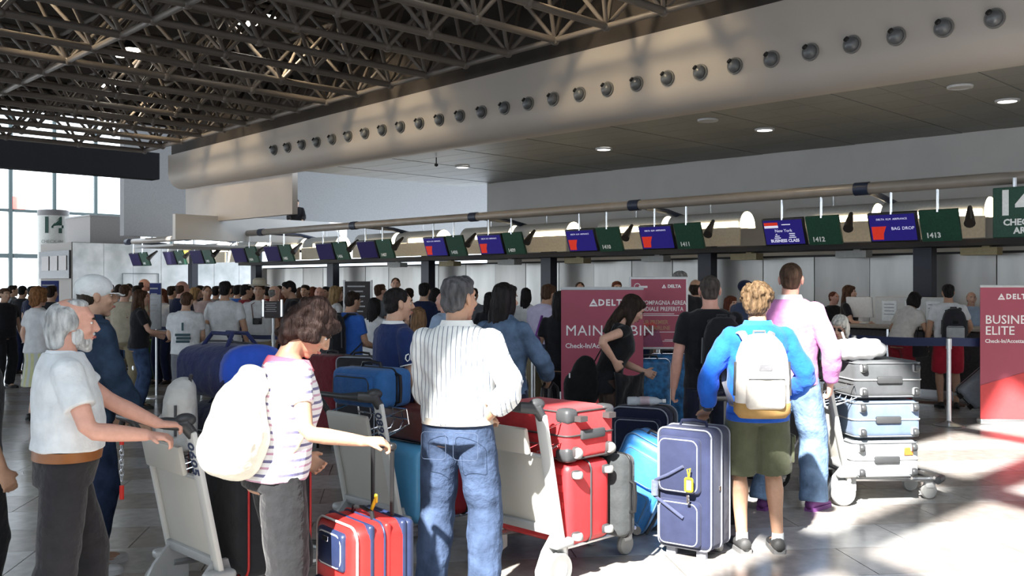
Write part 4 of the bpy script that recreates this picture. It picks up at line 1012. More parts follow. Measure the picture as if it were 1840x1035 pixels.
# 1 old man pushing cart 0605
p = P('grey haired bearded man in white polo and brown belt pushing a cart', 114, 4.2, 60, 1.59, sk='pink', lean=1, head=(2, 4, 0), fat=.03, wide=1.0, armR=(W_, 266, 782, 4.12), armL=(W_, 300, 770, 4.5), curl=50, feet=((-.11, .12), (.11, -.14)), handR=(.4, .8, -.1), palmR=(0, .1, -1), handL=(0, 1, -.1), palmL=(0, .1, -1), poleR=(.3, -1, -.5))
p.top(cloth('white_polo', (.66, .69, .71)), hem=1.02, sleeve=.62, loose=.010, flare=.012, wr=.005, sr=(.074, .074, .05)); p.trousers(cloth('charcoal', (.022, .021, .024)), wide=.018, waist=1.05, wr=.006); p.belt(mat('leather_tan', (.24, .085, .02), rough=.4), z=1.0, h=.045, ease=.019)
p.collar(cloth('white_polo', (.66, .69, .71)), .03, .078); p.hair(hairm('silver', (.42, .43, .43)), 'grey_mane'); p.beard(hairm('beard', (.55, .55, .54))); p.eyes(); p.shoes(DKSH)
b = MB(); b.tube([(-.10, -.165, .905), (-.02, -.170, .913)], .004, 6); b.build('pocket_zip', CHROME, p.o)
# 2 person in a white cap behind him
p = P('person in white baseball cap and denim jacket behind the grey haired man', 155, 5.55, 48, 1.70, sk='olive', lean=3, head=(12, 0, 0), armR=(.24, .22, .88), armL=(-.2, .2, .9), feet=((-.1, .1), (.1, -.02)))
p.top(denim('jacket_dark', (.028, .048, .085)), hem=.88, sleeve=1.9, ease=.03, wr=.007, name='jacket', sr=(.078, .070, .052)); p.trousers(JEAND, wide=.012); p.collar(denim('jacket_dark', (.028, .048, .085)), .05, .085)
p.hair(hairm('dark', (.03, .022, .016)), 'crop'); c = p.cap(cloth('cap_white', (.72, .75, .75))); p.eyes(); p.shoes(WHSH)
b = MB(); b.rbox((.062, -.075, .040), (.004, .035, .035), .001, 1, p.HM @ Matrix.Rotation(R_(-40), 4, 'Z')); b.build('cap_print', mat('print_dim', (.18, .22, .26)), c)
for sx in (-1, 1):
    b = MB(); b.rbox((sx * .09, .165, 1.27), (.11, .012, .05), .004, 1); pf_ = b.build('pocket_flap', denim('jacket_dark', (.028, .048, .085)), p.o); b = MB(); b.ell((sx * .09, .173, 1.255), (.008, .004, .008), n=10, m=6); b.build('button', CHROME, pf_)
b = MB(); b.tube([p.T(v) for v in ((-.16, .02, 1.44), (-.05, .16, 1.30), (.10, .18, 1.10), (.20, .06, .98))], .016, 8, flat=.3); b.build('bag_strap', BLKC, p.o)
# 3 woman in striped top
p = P('woman in striped tee and black capris looking down at her trolley case', 494, 4.12, 58, 1.60, female=True, sk='tan', lean=9, head=(14, 34, 0), fat=.03, armR=(W_, 655, 793, 3.92), armL=(-.18, .2, .95), curl=60, feet=((-.1, .10), (.1, -.08)), handR=(.25, 1, -.05), palmR=(-.2, 0, -1), poleR=(.3, -.6, -1))
p.top(cloth('stripes', (.74, .73, .74), stripe=(2, .062, .20, (.16, .15, .27), (.52, .30, .40))), hem=.90, sleeve=.55, loose=.006, wr=.005, name='striped_tee', neck=1.43)
mb = MB(); R = p.rings(.020, 1.40, 1.448); mb.loft([(a, b, z, rx * 1.0, ry * 1.0) for a, b, z, rx, ry in R], 24); p.Tm(mb); p.part(mb, 'neck_band', cloth('coral', (.62, .09, .15)), smooth=1)
p.trousers(cloth('capri', (.018, .018, .02)), to=.45, wide=.022, waist=.98, wr=.006, name='capri_trousers'); p.hair(hairm('brownblack', (.022, .012, .010)), 'tousled'); p.eyes(); p.shoes(DKSH)
WM = p.mtx()
sack('cream white drawstring backpack worn by the woman in stripes', WM @ Matrix.Translation((.02, -.045, 1.14)) @ Matrix.Rotation(R_(-6), 4, 'X'), .40, .52, .27, cloth('cream', (.72, .69, .58)), cloth('cream_strap', (.55, .50, .36)))
# 4 man in pin-striped shirt
p = P('man in white pinstripe shirt and blue jeans seen from behind', 822, 5.0, 12, 1.69, sk='tan', head=(30, 0, 0), fat=.012, wide=1.0, armR=(W_, 868, 755, 4.95), armL=(-.10, .26, 1.02), curl=55, feet=((-.15, .02), (.15, 0)), poleR=(1, -.5, -.3), handR=(.2, 1, 0), palmR=(0, 0, -1))
p.top(cloth('pinstripe', (.74, .76, .75), stripe=(0, .026, .17, (.16, .19, .24))), hem=.965, sleeve=1.62, loose=.014, wr=.010, sr=(.072, .066, .056), name='pinstripe_shirt'); p.collar(cloth('collar_white', (.74, .76, .75)), .045, .082)
p.trousers(denim('jean_mid', (.050, .075, .135)), wide=.022, wr=.007, name='jeans'); p.belt(mat('leather_pale', (.5, .45, .38), rough=.5), z=.975, h=.035, ease=.03); p.hair(hairm('saltpepper', (.075, .075, .08)), 'short'); p.eyes(); p.shoes(WHSH)
for sx in (-1, 1):
    b = MB(); loop(b, [(sx * .085 + x, -.158 + .02 * abs(z), .86 + z) for x, z in rrect(.13, .14, .02)], .0012); b.build('pocket_stitching', mat('stitch', (.07, .095, .155)), p.o)
# 5 boy in navy polo
p = P('boy in navy polo with white collar standing behind the carts', 708, 6.45, 58, 1.63, sk='olive', head=(8, 0, 0), lean=1, armR=(.27, .10, .86), armL=(-.26, .1, .86), fat=.02)
p.top(cloth('navy_polo', (.012, .026, .10)), hem=.86, sleeve=.70, loose=.014, name='polo', sr=(.070, .070, .05)); p.collar(cloth('collar_white', (.74, .76, .75)), .04, .08); p.cuffs(cloth('collar_white', (.74, .76, .75)), .69, .0725, .012)
p.trousers(JEAN, wide=.012); p.hair(hairm('black', (.012, .010, .010)), 'crop'); p.eyes(); p.shoes(WHSH)
S, E = p.sh[1], p.el[1]; c = S.lerp(E, .48); TM = Matrix.Translation(c + Vector((.072, .0, 0))) @ Matrix.Rotation(R_(90), 4, 'Z') @ Matrix.Rotation(R_(90), 4, 'X')
b = MB(); b.tube([TM @ Vector((x, y, 0)) for x, y in ((-.035, .02), (-.055, .012), (-.06, -.012), (-.045, -.03), (-.03, -.02), (-.028, .012), (-.018, -.022), (-.008, .008), (.004, -.02), (.014, .012), (.022, -.018), (.034, .012), (.046, .01), (.04, -.018), (.054, .012), (.05, -.045))], .0042, 6); b.build('sleeve_script', WHT, p.o)
# 6 woman in denim jacket
p = P('woman with long black hair in a blue denim jacket holding a handbag', 905, 6.8, 32, 1.655, female=True, sk='olive', head=(8, 0, 0), armR=(.20, .30, 1.02), armL=(-.15, .28, 1.0), curl=60, poleR=(1, -.6, -.4))
p.top(denim('jacket_blue', (.085, .135, .215)), hem=.93, sleeve=1.85, ease=.03, wr=.007, name='denim_jacket', sr=(.070, .066, .048)); p.trousers(cloth('dark_navy', (.012, .014, .03)), wide=.008); p.hair(hairm('black', (.012, .010, .010)), 'long'); p.collar(denim('jacket_blue', (.085, .135, .215)), .05, .08); p.eyes(); p.shoes(DKSH)
hm = p.mtx() @ Matrix.Translation((.20, .34, .68)); t = thing('handbag', 'brown leather handbag carried by the woman in denim jacket', 'handbag', M=hm)
b = MB(); b.rbox((0, 0, 0), (.12, .28, .24), .04, 4); b.build('bag', mat('leather_brown', (.10, .045, .028), rough=.5), t)
for sx in (-1, 1):
    b = MB(); b.tube([(sx * .035, -.09, .10), (sx * .03, -.07, .27), (sx * .03, -.02, .31), (sx * .03, .05, .27), (sx * .035, .09, .10)], .010, 8); b.build('handle', BLK, t)
# 7 woman in black leaning to fold a jacket
p = P('woman in black sleeveless top bending over her luggage by the banner', 1092, 7.9, 82, 1.60, female=True, sk='fair', lean=16, head=(-4, 22, 0), armR=(W_, 1105, 650, 7.7), armL=(W_, 1158, 668, 8.0), curl=65, poleR=(.6, -1, .1), poleL=(-.6, -.6, -.5))
p.top(BLKC, hem=.84, sleeve=.22, wr=.004, name='black_top', neck=1.45); p.trousers(cloth('brown_leggings', (.055, .035, .028)), to=.10, ease=.004); p.hair(hairm('darkbrown', (.022, .014, .010)), 'longface'); p.eyes(); p.shoes(DKSH)
PM7 = p.mtx()
t = thing('shoulder_bag', 'black shoulder bag hanging behind the woman in black', 'bag', M=PM7 @ Matrix.Translation((.06, -.24, .92)))
b = MB(); b.ell((0, -.01, -.05), (.09, .17, .19)); b.ell((0, .02, .08), (.07, .12, .17)); o = b.build('bag', cloth('black_bag', (.008, .008, .009)), t, True); remesh(o, .012, 4, None, waves(.008, 22, 6)); b = MB(); b.tube([(.0, .10, .18), (.06, .22, .42), (.08, .26, .52), (.02, .30, .30), (0, .14, .05)], .014, 6, flat=.4); b.build('strap', cloth('black_bag', (.008, .008, .009)), t); b = MB(); b.box((.081, -.13, .08), (.003, .012, .04)); b.build('tag', SHIRTW, t, False)
# jacket held between her hands
hw = [pt(1107, 668, 7.66), pt(1120, 672, 7.72), pt(1140, 672, 7.85), pt(1160, 668, 7.98)]; n = 10; vs = []; fs = []
org = hw[0].copy(); jb = MB()
for i in range(n + 1):
    u = i / n; a = hw[0].lerp(hw[3], u); a.z -= .035 * math.sin(math.pi * u)
    for k in range(7):
        v = k / 6; drop = (.52 - .22 * math.sin(math.pi * u) * 1.3 + (.05 if i in (2, 8) else 0)) * v
        q = a + FW * (.02 * math.sin(u * 14 + v * 4)) + RT * (.015 * math.sin(v * 6 + u * 3)) - Vector((0, 0, drop)); vs.append(q - org)
for i in range(n):
    for k in range(6): fs.append((i * 7 + k, (i + 1) * 7 + k, (i + 1) * 7 + k + 1, i * 7 + k + 1))
jb.add(vs, fs); o = jb.build('folded_jacket', BLKC, None, True); o.location = org; o.modifiers.new('s', 'SOLIDIFY').thickness = .02; tag(o, 'black jacket held out between both hands of the woman in black', 'jacket')
# 8 man in black tee
p = P('man with shaved head and black tee seen from behind, holding a bag', 1276, 7.35, 2, 1.72, sk='pink', head=(6, 0, 0), wide=1.04, armL=(-.27, .05, .86), curl=60)
p.top(BLKC, hem=.87, sleeve=.66, loose=.012, wr=.005, name='black_tee'); p.trousers(cloth('dark_navy', (.012, .014, .03)), wide=.012); p.hair(hairm('stubble', (.055, .045, .04), bump=.3), 'crop'); p.eyes(); p.shoes(DKSH)
backpack('black backpack on the man in black tee', p.mtx() @ Matrix.Translation((.06, -.125, 1.19)), .30, .46, .16, cloth('black_pack', (.012, .012, .014)), pocket=cloth('pack_grey', (.035, .035, .04)), strap=cloth('pack_grey', (.035, .035, .04)))
# 9 boy in blue jacket
p = P('curly haired youth in bright blue jacket and olive shorts seen from behind', 1361, 6.05, 0, 1.645, sk='tan', head=(28, 4, 0), wide=.98, armL=(W_, 1272, 735, 6.15), armR=(.25, .16, .98), curl=70, feet=((-.11, -.02), (.12, -.03)), poleL=(-1, -.5, -.2), poleR=(.8, -1, 0), handL=(-.2, .8, -.5), palmL=(0, -.4, -1))
BLUEJ = cloth('blue_jacket', (.016, .12, .56), wr=None) if False else cloth('blue_jacket', (.016, .12, .56))
p.top(BLUEJ, hem=.86, sleeve=1.90, ease=.028, loose=.012, wr=.008, name='jacket', sr=(.072, .068, .052)); p.collar(cloth('blue_collar', (.03, .22, .65)), .045, .088)
mb = MB(); R = p.rings(.042, .845, .90); mb.loft(R, 24); p.Tm(mb); p.part(mb, 'waistband', cloth('blue_band', (.012, .08, .42)), smooth=1)
p.trousers(cloth('olive', (.085, .092, .055)), to=.50, wide=.045, waist=.98, wr=.006, name='cargo_shorts', cuff=.125)
for sx in (-1, 1):
    b = MB(); k = p.hip[sx].lerp(p.kn[sx], .62); b.rbox((k.x + sx * .118, k.y - .01, k.z), (.02, .13, .17), .008, 2); pk_ = b.build('cargo_pocket', cloth('olive', (.085, .092, .055)), p.o)
    b = MB(); b.rbox((k.x + sx * .127, k.y - .01, k.z + .07), (.012, .14, .05), .004, 1); b.build('pocket_flap', cloth('olive', (.085, .092, .055)), pk_)
p.hair(hairm('curls', (.10, .062, .032), var=.6), 'curly'); p.eyes(); p.shoes(plastic('trainer_grey', (.05, .05, .05), .6), plastic('sole_grey', (.14, .14, .14), .6), 1.12)
for sd in (-1, 1):
    a = p.an[sd]; b = MB(); b.tube([a + Vector((0, 0, -.03)), a + Vector((0, .002, .035))], [.041, .038], 14); b.build('sock', SHIRTW, p.o)
w3 = p.wr[-1]; e3 = p.el[-1]; b = MB(); b.tube([e3.lerp(w3, .92), e3.lerp(w3, 1.0)], .034, 16); b.build('watch', DGR, p.o)
backpack('off white backpack with tan base on the youth in blue jacket', p.mtx() @ Matrix.Translation((-.035, -.155, 1.165)), .34, .52, .19, cloth('bone', (.60, .57, .52)), pocket=cloth('bone2', (.56, .53, .48)), base=mat('suede_tan', (.33, .20, .07), rough=.9), strap=cloth('strap_grey', (.13, .13, .14)))
# 10 man in pink jumper
p = P('tall balding man in pink jumper and pale jeans pushing the grey cases', 1420, 7.1, 38, 1.81, sk='pink', head=(-18, 0, 0), wide=.98, armR=(W_, 1492, 690, 7.0), armL=(-.1, .34, 1.05), curl=55, feet=((-.16, -.06), (.13, .12)), poleR=(1, -.5, -.3))
p.top(cloth('pink', (.52, .20, .44)), hem=.88, sleeve=1.9, ease=.026, loose=.01, wr=.006, name='jumper', sr=(.072, .066, .050)); p.collar(SHIRTW, .05, .082); p.trousers(denim('jean_pale', (.17, .26, .40)), wide=.026, name='jeans', cuff=.10); p.hair(hairm('receding', (.06, .035, .022)), 'crop'); p.eyes(); p.shoes(plastic('shoe_purple', (.20, .06, .24), .6))
# 11 woman with sunglasses
p = P('white haired woman in dark sunglasses behind the stacked grey cases', 1512, 8.5, 200, 1.40, female=True, sk='fair', head=(20, 18, 0), lean=10, armL=(-.1, .3, .95), armR=(.1, .32, .98), curl=50)
p.top(cloth('pale_blue', (.5, .55, .6)), hem=.85, sleeve=.6); p.trousers(cloth('beige', (.4, .34, .26))); p.hair(hairm('white', (.62, .60, .55)), 'bob'); p.glasses(plastic('lens_dark', (.02, .025, .03), .15)); p.eyes(); p.shoes(WHSH)

# ================================================================== CARTS AND THEIR LUGGAGE
def on(M, x, y, z, rz=0, rx=0, ry=0): return M @ Matrix.Translation((x, y, z)) @ Matrix.Rotation(R_(rz), 4, 'Z') @ Matrix.Rotation(R_(ry), 4, 'Y') @ Matrix.Rotation(R_(rx), 4, 'X')
C1, M1 = cart('airport luggage cart numbered 0605 with a beige plate', 343, 775, 46, '0605', chain=True)
REDL = mat('red_line', (.45, .02, .02), rough=.5)
suitcase('large black suitcase with red piping standing on cart 0605', on(M1, .02, .33, .19, 0), .66, .40, .62, cloth('black_case', (.020, .020, .023), bump=.2), pipe=REDL, wheels=None, side_handle=False, r=.07, seam=False)
duffel('slim navy travel bag lying between the big duffel and the black case', on(M1, -.14, .34, .815, 0), .60, .36, .20, cloth('navy_bag', (.012, .016, .045)), name='travel_bag', seed=9)
duffel('bulky navy duffel bag with bright blue end on top of the cart load', on(M1, -.24, .36, 1.025, 4), .60, .38, .31, cloth('navy_duffel', (.014, .020, .075)), ends=cloth('royal', (.02, .07, .42)))
backpack('pale grey backpack sitting in the wire basket of cart 0605', on(M1, -.10, .10, .98, 180 + 150, 0), .26, .38, .17, cloth('greypack', (.50, .50, .48)), strap=cloth('pack_dark', (.04, .04, .045)), straps=False)
t = thing('toiletry_bag', 'small dark red bag hanging beside the navy duffel', 'bag', M=on(M1, .17, .40, 1.02)); b = MB(); b.rbox((0, 0, .08), (.20, .16, .16), .05, 4); b.build('bag', cloth('maroon', (.16, .018, .022)), t); b = MB(); b.tube([(-.06, 0, .15), (0, 0, .19), (.06, 0, .15)], .008, 6); b.build('strap', BLK, t)
C2, M2 = cart('airport luggage cart numbered 0896 with an upright plate', 680, 725, 46, '0896')
SKY = mat('case_sky', (.10, .36, .62), rough=.35, var=.04, spec=.5, coat=.2); BRN = mat('case_brown', (.11, .028, .022), rough=.5, var=.15); DRED = mat('case_wine', (.30, .015, .022), rough=.5)
suitcase('glossy sky blue hard suitcase standing on cart 0896', on(M2, .06, .26, .19), .56, .26, .47, SKY, wheels=None, top_handle=False, side_handle=True, ribs=0, hand=CHROME, r=.06, seam=True)
suitcase('dark wine red suitcase at the front of cart 0896', on(M2, .05, .56, .19), .50, .24, .42, DRED, wheels=None, top_handle=False)
suitcase('brown red leather look suitcase lying on the sky blue case', on(M2, .08, .42, .675, 0, 0, 0) @ Matrix.Translation((.0, 0, 0)), .58, .42, .21, BRN, wheels=None, top_handle=False, side_handle=True, seam=True, trim=mat('brown_trim', (.03, .012, .01)), r=.03)
suitcase('blue soft cabin case lying on top of cart 0896', on(M2, -.13, .13, .885, 6), .46, .30, .24, cloth('blue_soft', (.030, .12, .32)), wheels=None, top_handle=True, side_handle=True, pockets=((0, .12, .36, .17, cloth('blue_soft2', (.025, .10, .28)), .03),), r=.05)
C3, M3 = cart('airport luggage cart held by the man in pinstripes, loaded with red cases', 972, 745, 46)
REDH = mat('case_red_hard', (.52, .030, .035), rough=.38, var=.05, spec=.5); REDS = cloth('case_red_soft', (.52, .035, .04), bump=.2)
suitcase('red ribbed hard suitcase lying low on the third cart', on(M3, .36, .25, .43, 0, 0, -90), .46, .36, .72, REDH, wheels='four', ribs=5, top_handle=False, r=.05, trim=DGR)
suitcase('red soft suitcase with grey corner guards lying on the ribbed case', on(M3, .36, .26, .815, 0, 0, -90) @ Matrix.Rotation(R_(90), 4, 'Z'), .40, .29, .66, REDS, wheels='two', guards=DGR, bottom_handle=True, top_handle=False, trim=mat('dark_trim', (.06, .05, .05)), pipe=mat('dark_trim', (.06, .05, .05)), r=.04)
suitcase('charcoal suitcase standing in front of the red cases on the third cart', on(M3, .10, .515, .19), .56, .14, .48, cloth('charcoal_case', (.045, .05, .052)), wheels=None, top_handle=False, side_handle=True)
C4, M4 = cart('airport luggage cart loaded with three grey cases beside the man in pink', 1487, 680, 84)
for (nm, zz, col, x) in (('pale grey suitcase with orange tag, lowest of the stack of three', .185, (.40, .42, .43), 0), ('blue grey suitcase in the middle of the stack of three', .485, (.13, .18, .27), .01), ('dark grey suitcase on top of the stack of three', .785, (.08, .085, .09), .02)):
    cm = cloth('case_%d' % int(zz * 100), col, bump=.12)
    t = suitcase(nm, on(M4, .33, .35 + x, zz + .15, 0, 0, -90) @ Matrix.Rotation(R_(90), 4, 'Z'), .53, .285, .60, cm, wheels='four', bottom_handle=True, top_handle=False, trim=LGR, pipe=mat('case_pipe', (.16, .17, .18)), r=.05, wheel_m=DGR)
    if zz < .3:
        b = MB(); b.rbox((.17, -.06, .045), (.07, .06, .012), .004, 1); b.build('orange_tag', plastic('orange', (.55, .15, .03)), t)
t = thing('white_bag', 'crumpled white plastic bag on top of the grey cases', 'bag', M=on(M4, .06, .20, 1.078)); b = MB(); b.ell((0, 0, .07), (.20, .24, .09)); b.ell((.05, .08, .10), (.12, .12, .07)); o = b.build('bag', plastic('white_film', (.80, .80, .80), .5), t, True); remesh(o, .01, 2, None, waves(.012, 26, 8)); b = MB(); b.tube([(-.05, -.05, .13), (-.04, -.08, .20), (.0, -.07, .13)], .008, 6); b.build('knot', plastic('white_film', (.8, .8, .8), .5), t)

# ================================================================== CASES ON THE FLOOR
NVB = mat('case_navy', (.018, .028, .075), rough=.4, var=.1, spec=.5); REDC = mat('case_red', (.55, .022, .02), rough=.38, var=.06, spec=.5)
PALE = mat('pipe_pale', (.62, .60, .58), rough=.5)
pz = at(652, 4.32); t = suitcase('red and navy cabin trolley case pulled by the woman in stripes', Matrix.Translation((pz.x, pz.y, 0)) @ Matrix.Rotation(heading(52), 4, 'Z'), .38, .30, .62, REDC, pipe=PALE, pockets=((0, .50, .24, .17, NVB, .02), (0, .20, .30, .32, NVB, .03)), tele=.31, top_handle=True, hand=BLK, r=.06, trim=NVB)
for y in (-.06, .02, .10):
    b = MB(); b.rbox((0, y, .335), (.386, .035, .576), .058, 4); b.build('stripe_band', REDC if y > .05 and False else (NVB if y != .02 else REDC), t)
b = MB(); b.rbox((0, .13, .335), (.384, .05, .574), .055, 4); b.build('back_panel', NVB, t)
b = MB(); b.tube([(.04, .02, .65), (.06, .03, .70)], .008, 6); b.rbox((.065, .03, .705), (.02, .01, .04), .004, 1); b.build('yellow_tag', plastic('yellow', (.7, .5, .02)), t)
b = MB(); b.rbox((0, -.185, .55), (.05, .006, .022), .002, 1); b.build('badge', CHROME, t)
# tall navy wheeled duffel with yellow tag
pz = at(1247, 5.98); NVD = cloth('navy_case', (.028, .034, .075), bump=.15); GP = mat('pipe_grey', (.26, .28, .33), rough=.5)
t = suitcase('tall navy wheeled suitcase with yellow tag beside the youth in shorts', Matrix.Translation((pz.x, pz.y, 0)) @ Matrix.Rotation(heading(36), 4, 'Z'), .36, .30, .78, NVD, pipe=GP, pockets=((-.02, .56, .28, .34, NVD, .035), (-.02, .21, .28, .28, NVD, .035)), top_handle=True, side_handle=False, hand=NVD, trim=GP, r=.045)
b = MB(); b.tube([(.02, -.192, .56), (-.08, -.195, .50), (-.165, -.19, .46), (-.172, -.19, .36), (-.08, -.195, .31), (.02, -.192, .25)], .010, 8); b.build('carry_strap', cloth('navy_strap', (.06, .07, .13)), t)
b = MB(); b.tube([(-.167, -.192, .455), (-.170, -.192, .365)], .022, 10); b.build('strap_wrap', cloth('strap_wrap', (.12, .14, .2)), t)
YEL = plastic('yellow', (.75, .50, .02)); b = MB(); loop(b, [(.07 + x, -.22, .46 + z) for x, z in rrect(.045, .075, .008, 3)], .007); b.tube([(.07, -.22, .50), (.06, -.22, .55), (.08, -.22, .56), (.07, -.22, .50)], .004, 6); b.build('luggage_tag', YEL, t); b = MB(); b.box((.07, -.216, .46), (.036, .003, .062)); b.build('tag_card', GP, t, False)
b = MB(); b.rbox((.065, -.222, .375), (.02, .006, .05), .003, 1); b.build('padlock', CHROME, t); b = MB(); b.rbox((.181, -.02, .42), (.006, .03, .03), .002, 1); b.build('badge', CHROME, t)
# light blue leaning case
pz = at(1118, 6.55); LB = mat('case_lightblue', (.055, .27, .66), rough=.45, var=.08, bump=.15, bscale=25)
t = suitcase('light blue suitcase tilted over against the navy case', Matrix.Translation((pz.x, pz.y, .02)) @ Matrix.Rotation(heading(30), 4, 'Z') @ Matrix.Rotation(R_(24), 4, 'Y'), .38, .28, .66, LB, pipe=mat('lb_pipe', (.10, .2, .34)), pockets=((0, .48, .30, .22, LB, .03), (0, .22, .30, .24, LB, .03)), trim=mat('lb_trim', (.05, .09, .16)), r=.06)
b = MB(); b.tube([(.194, -.10, .08), (.197, .0, .35), (.194, .10, .62)], .012, 6, flat=.4); b.build('strap', DGR, t)
# navy case with a bottle on it
pz = at(1157, 7.35); t = suitcase('dark navy suitcase with pale piping and a bottle lying on it', Matrix.Translation((pz.x, pz.y, 0)) @ Matrix.Rotation(heading(25), 4, 'Z'), .46, .32, .74, cloth('midnight', (.010, .013, .035)), pipe=mat('pipe_grey', (.26, .28, .33)), pockets=((0, .45, .36, .42, cloth('midnight', (.010, .013, .035)), .03),), r=.08, top_handle=False)
q = pt(1158, 719, 7.3); t = thing('water_bottle', 'clear plastic water bottle lying on the dark navy case', 'bottle', M=Matrix.Translation((q.x, q.y, .775)) @ Matrix.Rotation(heading(0), 4, 'Z'))
b = MB(); b.lathe([(0, -.13), (.030, -.13), (.034, -.12), (.034, -.06), (.030, -.05), (.034, -.04), (.034, .05), (.028, .09), (.013, .12), (.013, .135)], 20, 'x'); b.build('bottle_body', mat('bottle_plastic', (.8, .85, .88), rough=.08, alpha=.45), t)
b = MB(); b.lathe([(.0345, -.035), (.0345, .035)], 20, 'x'); b.build('bottle_label', plastic('label', (.45, .35, .38)), t); b = MB(); b.lathe([(.016, .135), (.016, .16), (0, .16)], 14, 'x'); b.build('cap', plastic('white', (.7, .7, .7)), t)
# dark wheeled bag held by the youth
pz = at(1285, 6.75); suitcase('black cabin bag with raised handle behind the navy suitcase', Matrix.Translation((pz.x, pz.y, 0)) @ Matrix.Rotation(heading(0), 4, 'Z'), .36, .24, .55, BLKC, tele=.30, r=.05)
# blue patterned cases by the poster post
BPT = mat('case_blue_pattern', (.012, .10, .24), rough=.5, var=.6, scale=18)
for k, (px, Z, H, lab) in enumerate(((1165, 9.6, .62, 'teal blue patterned suitcase left of the poster post'), (1205, 9.7, .66, 'teal blue patterned suitcase right of the poster post'))):
    pz = at(px, Z); suitcase(lab, Matrix.Translation((pz.x, pz.y, .0)) @ Matrix.Rotation(heading(8), 4, 'Z'), .42, .26, H + .3, BPT, trim=CHROME)
# silver tilted case and dark items by the desks
pz = at(1728, 12.3); suitcase('silver grey suitcase leaning by the backpack traveller', Matrix.Translation((pz.x, pz.y, .16)) @ Matrix.Rotation(heading(5), 4, 'Z') @ Matrix.Rotation(R_(48), 4, 'Y'), .34, .22, .58, mat('case_silver', (.26, .29, .33), rough=.3, spec=.5), tele=.2, hand=ALU)
pz = at(258, 16.6); suitcase('bright green suitcase standing in the far queue', Matrix.Translation((pz.x, pz.y, 0)) @ Matrix.Rotation(heading(10), 4, 'Z'), .36, .25, .72, cloth('green_case', (.055, .19, .012), bump=.2), pipe=mat('green_pipe', (.03, .09, .01)))
pz = at(598, 9.8); suitcase('dark red tall suitcase behind the blue cabin case', Matrix.Translation((pz.x, pz.y, 0)) @ Matrix.Rotation(heading(40), 4, 'Z'), .45, .30, .95, cloth('wine_case', (.11, .012, .018)), r=.06)
pz = at(650, 9.4); suitcase('black upright suitcase with grey frame near the man in blue polo', Matrix.Translation((pz.x, pz.y, 0)) @ Matrix.Rotation(heading(20), 4, 'Z'), .42, .30, .96, cloth('black_case', (.02, .02, .023)), pipe=GP)
# folded stroller between the man in pink and the youth
pz = at(1428, 8.15); t = thing('baby_stroller', 'grey baby stroller frame with spoked wheels behind the youth', 'stroller', (pz.x, pz.y, 0), heading(70))
for (x, y) in ((-.2, -.3), (.2, -.3), (-.2, .3), (.2, .3)):
    b = MB(); loop(b, [(x, y + .095 * math.cos(R_(a)), .11 + .095 * math.sin(R_(a))) for a in range(0, 360, 20)], .016, 8); wl = b.build('wheel', BLK, t)
    b = MB()
    for a in range(0, 360, 45): b.tube([(x, y, .11), (x, y + .09 * math.cos(R_(a)), .11 + .09 * math.sin(R_(a)))], .006, 6)
    b.ell((x, y, .11), (.025, .02, .02), n=10, m=6); b.build('spokes', LGR, wl)
for x in (-.2, .2):
    b = MB(); b.tube([(x, .3, .12), (x, .1, .45), (x, -.35, .98), (x, -.45, 1.0)], .012, 8); b.build('frame_tube', ALU, t); b = MB(); b.tube([(x, -.3, .12), (x, .0, .55)], .012, 8); b.build('strut', ALU, t)
b = MB(); b.tube([(-.2, -.45, 1.0), (.2, -.45, 1.0)], .018, 8); b.build('push_bar', BLK, t)
b = MB(); b.add([(-.19, -.12, .72), (.19, -.12, .72), (-.19, .0, .38), (.19, .0, .38), (-.19, .25, .36), (.19, .25, .36)], [(0, 1, 3, 2), (2, 3, 5, 4)]); o = b.build('seat', cloth('stroller_grey', (.10, .10, .11)), t); o.modifiers.new('s', 'SOLIDIFY').thickness = .02

# ================================================================== BANNERS AND POSTER
bp = at(1082, 9.45); t = banner('burgundy roll-up banner reading MAIN CABIN behind the woman in black', Matrix.Translation((bp.x, bp.y, 0)) @ Matrix.Rotation(heading(0), 4, 'Z'),
    [('DELTA', .085, -.04, 1.475, .003, 1.25), ('MAIN CABIN', .145, -.36, 1.20, .0, 1.06), ('Check-In/Accettazione', .066, -.36, 1.055, .001, 1.0)], W=.80)
delta_mark(t, Matrix.Translation((-.085, -.0055, 1.475)), .085, BWH); skyteam(t, .355, 1.475, .032)
bp = at(1826, 11.45); t = banner('burgundy roll-up banner reading BUSINESS ELITE at the right edge', Matrix.Translation((bp.x, bp.y, 0)) @ Matrix.Rotation(heading(2), 4, 'Z'),
    [('DELTA', .085, -.12, 1.51, .003, 1.25), ('BUSINESS', .145, -.365, 1.235, .001, 1.02), ('ELITE', .145, -.365, 1.105, .001, 1.02), ('Check-In/Accettazione', .064, -.365, .985, .001, 1.0)], W=.84, H=1.64)
delta_mark(t, Matrix.Translation((-.175, -.0055, 1.51)), .085, BWH); skyteam(t, .30, 1.51, .032)
bp = at(1183, 10.0); t = thing('poster_stand', 'white framed burgundy poster on a post behind the banner', 'poster stand', (bp.x, bp.y, 0), heading(0))
b = MB(); b.rbox((0, 0, 1.36), (.61, .03, .75), .02, 3); b.build('frame', plastic('white', (.75, .75, .75)), t)
b = MB(); b.box((0, -.017, 1.36), (.565, .006, .70)); b.build('poster', BUR, t, False)
for poly, mm in (([(-.28, 1.02), (-.28, 1.24), (-.05, 1.27), (.0, 1.2)], BRED), ([(-.28, 1.02), (.05, 1.02), (.0, 1.2), (-.1, 1.24)], BDK)):
    b = MB(); b.prism(poly, 'y', -.0225, -.0205); b.build('print_shape', mm, t, False)
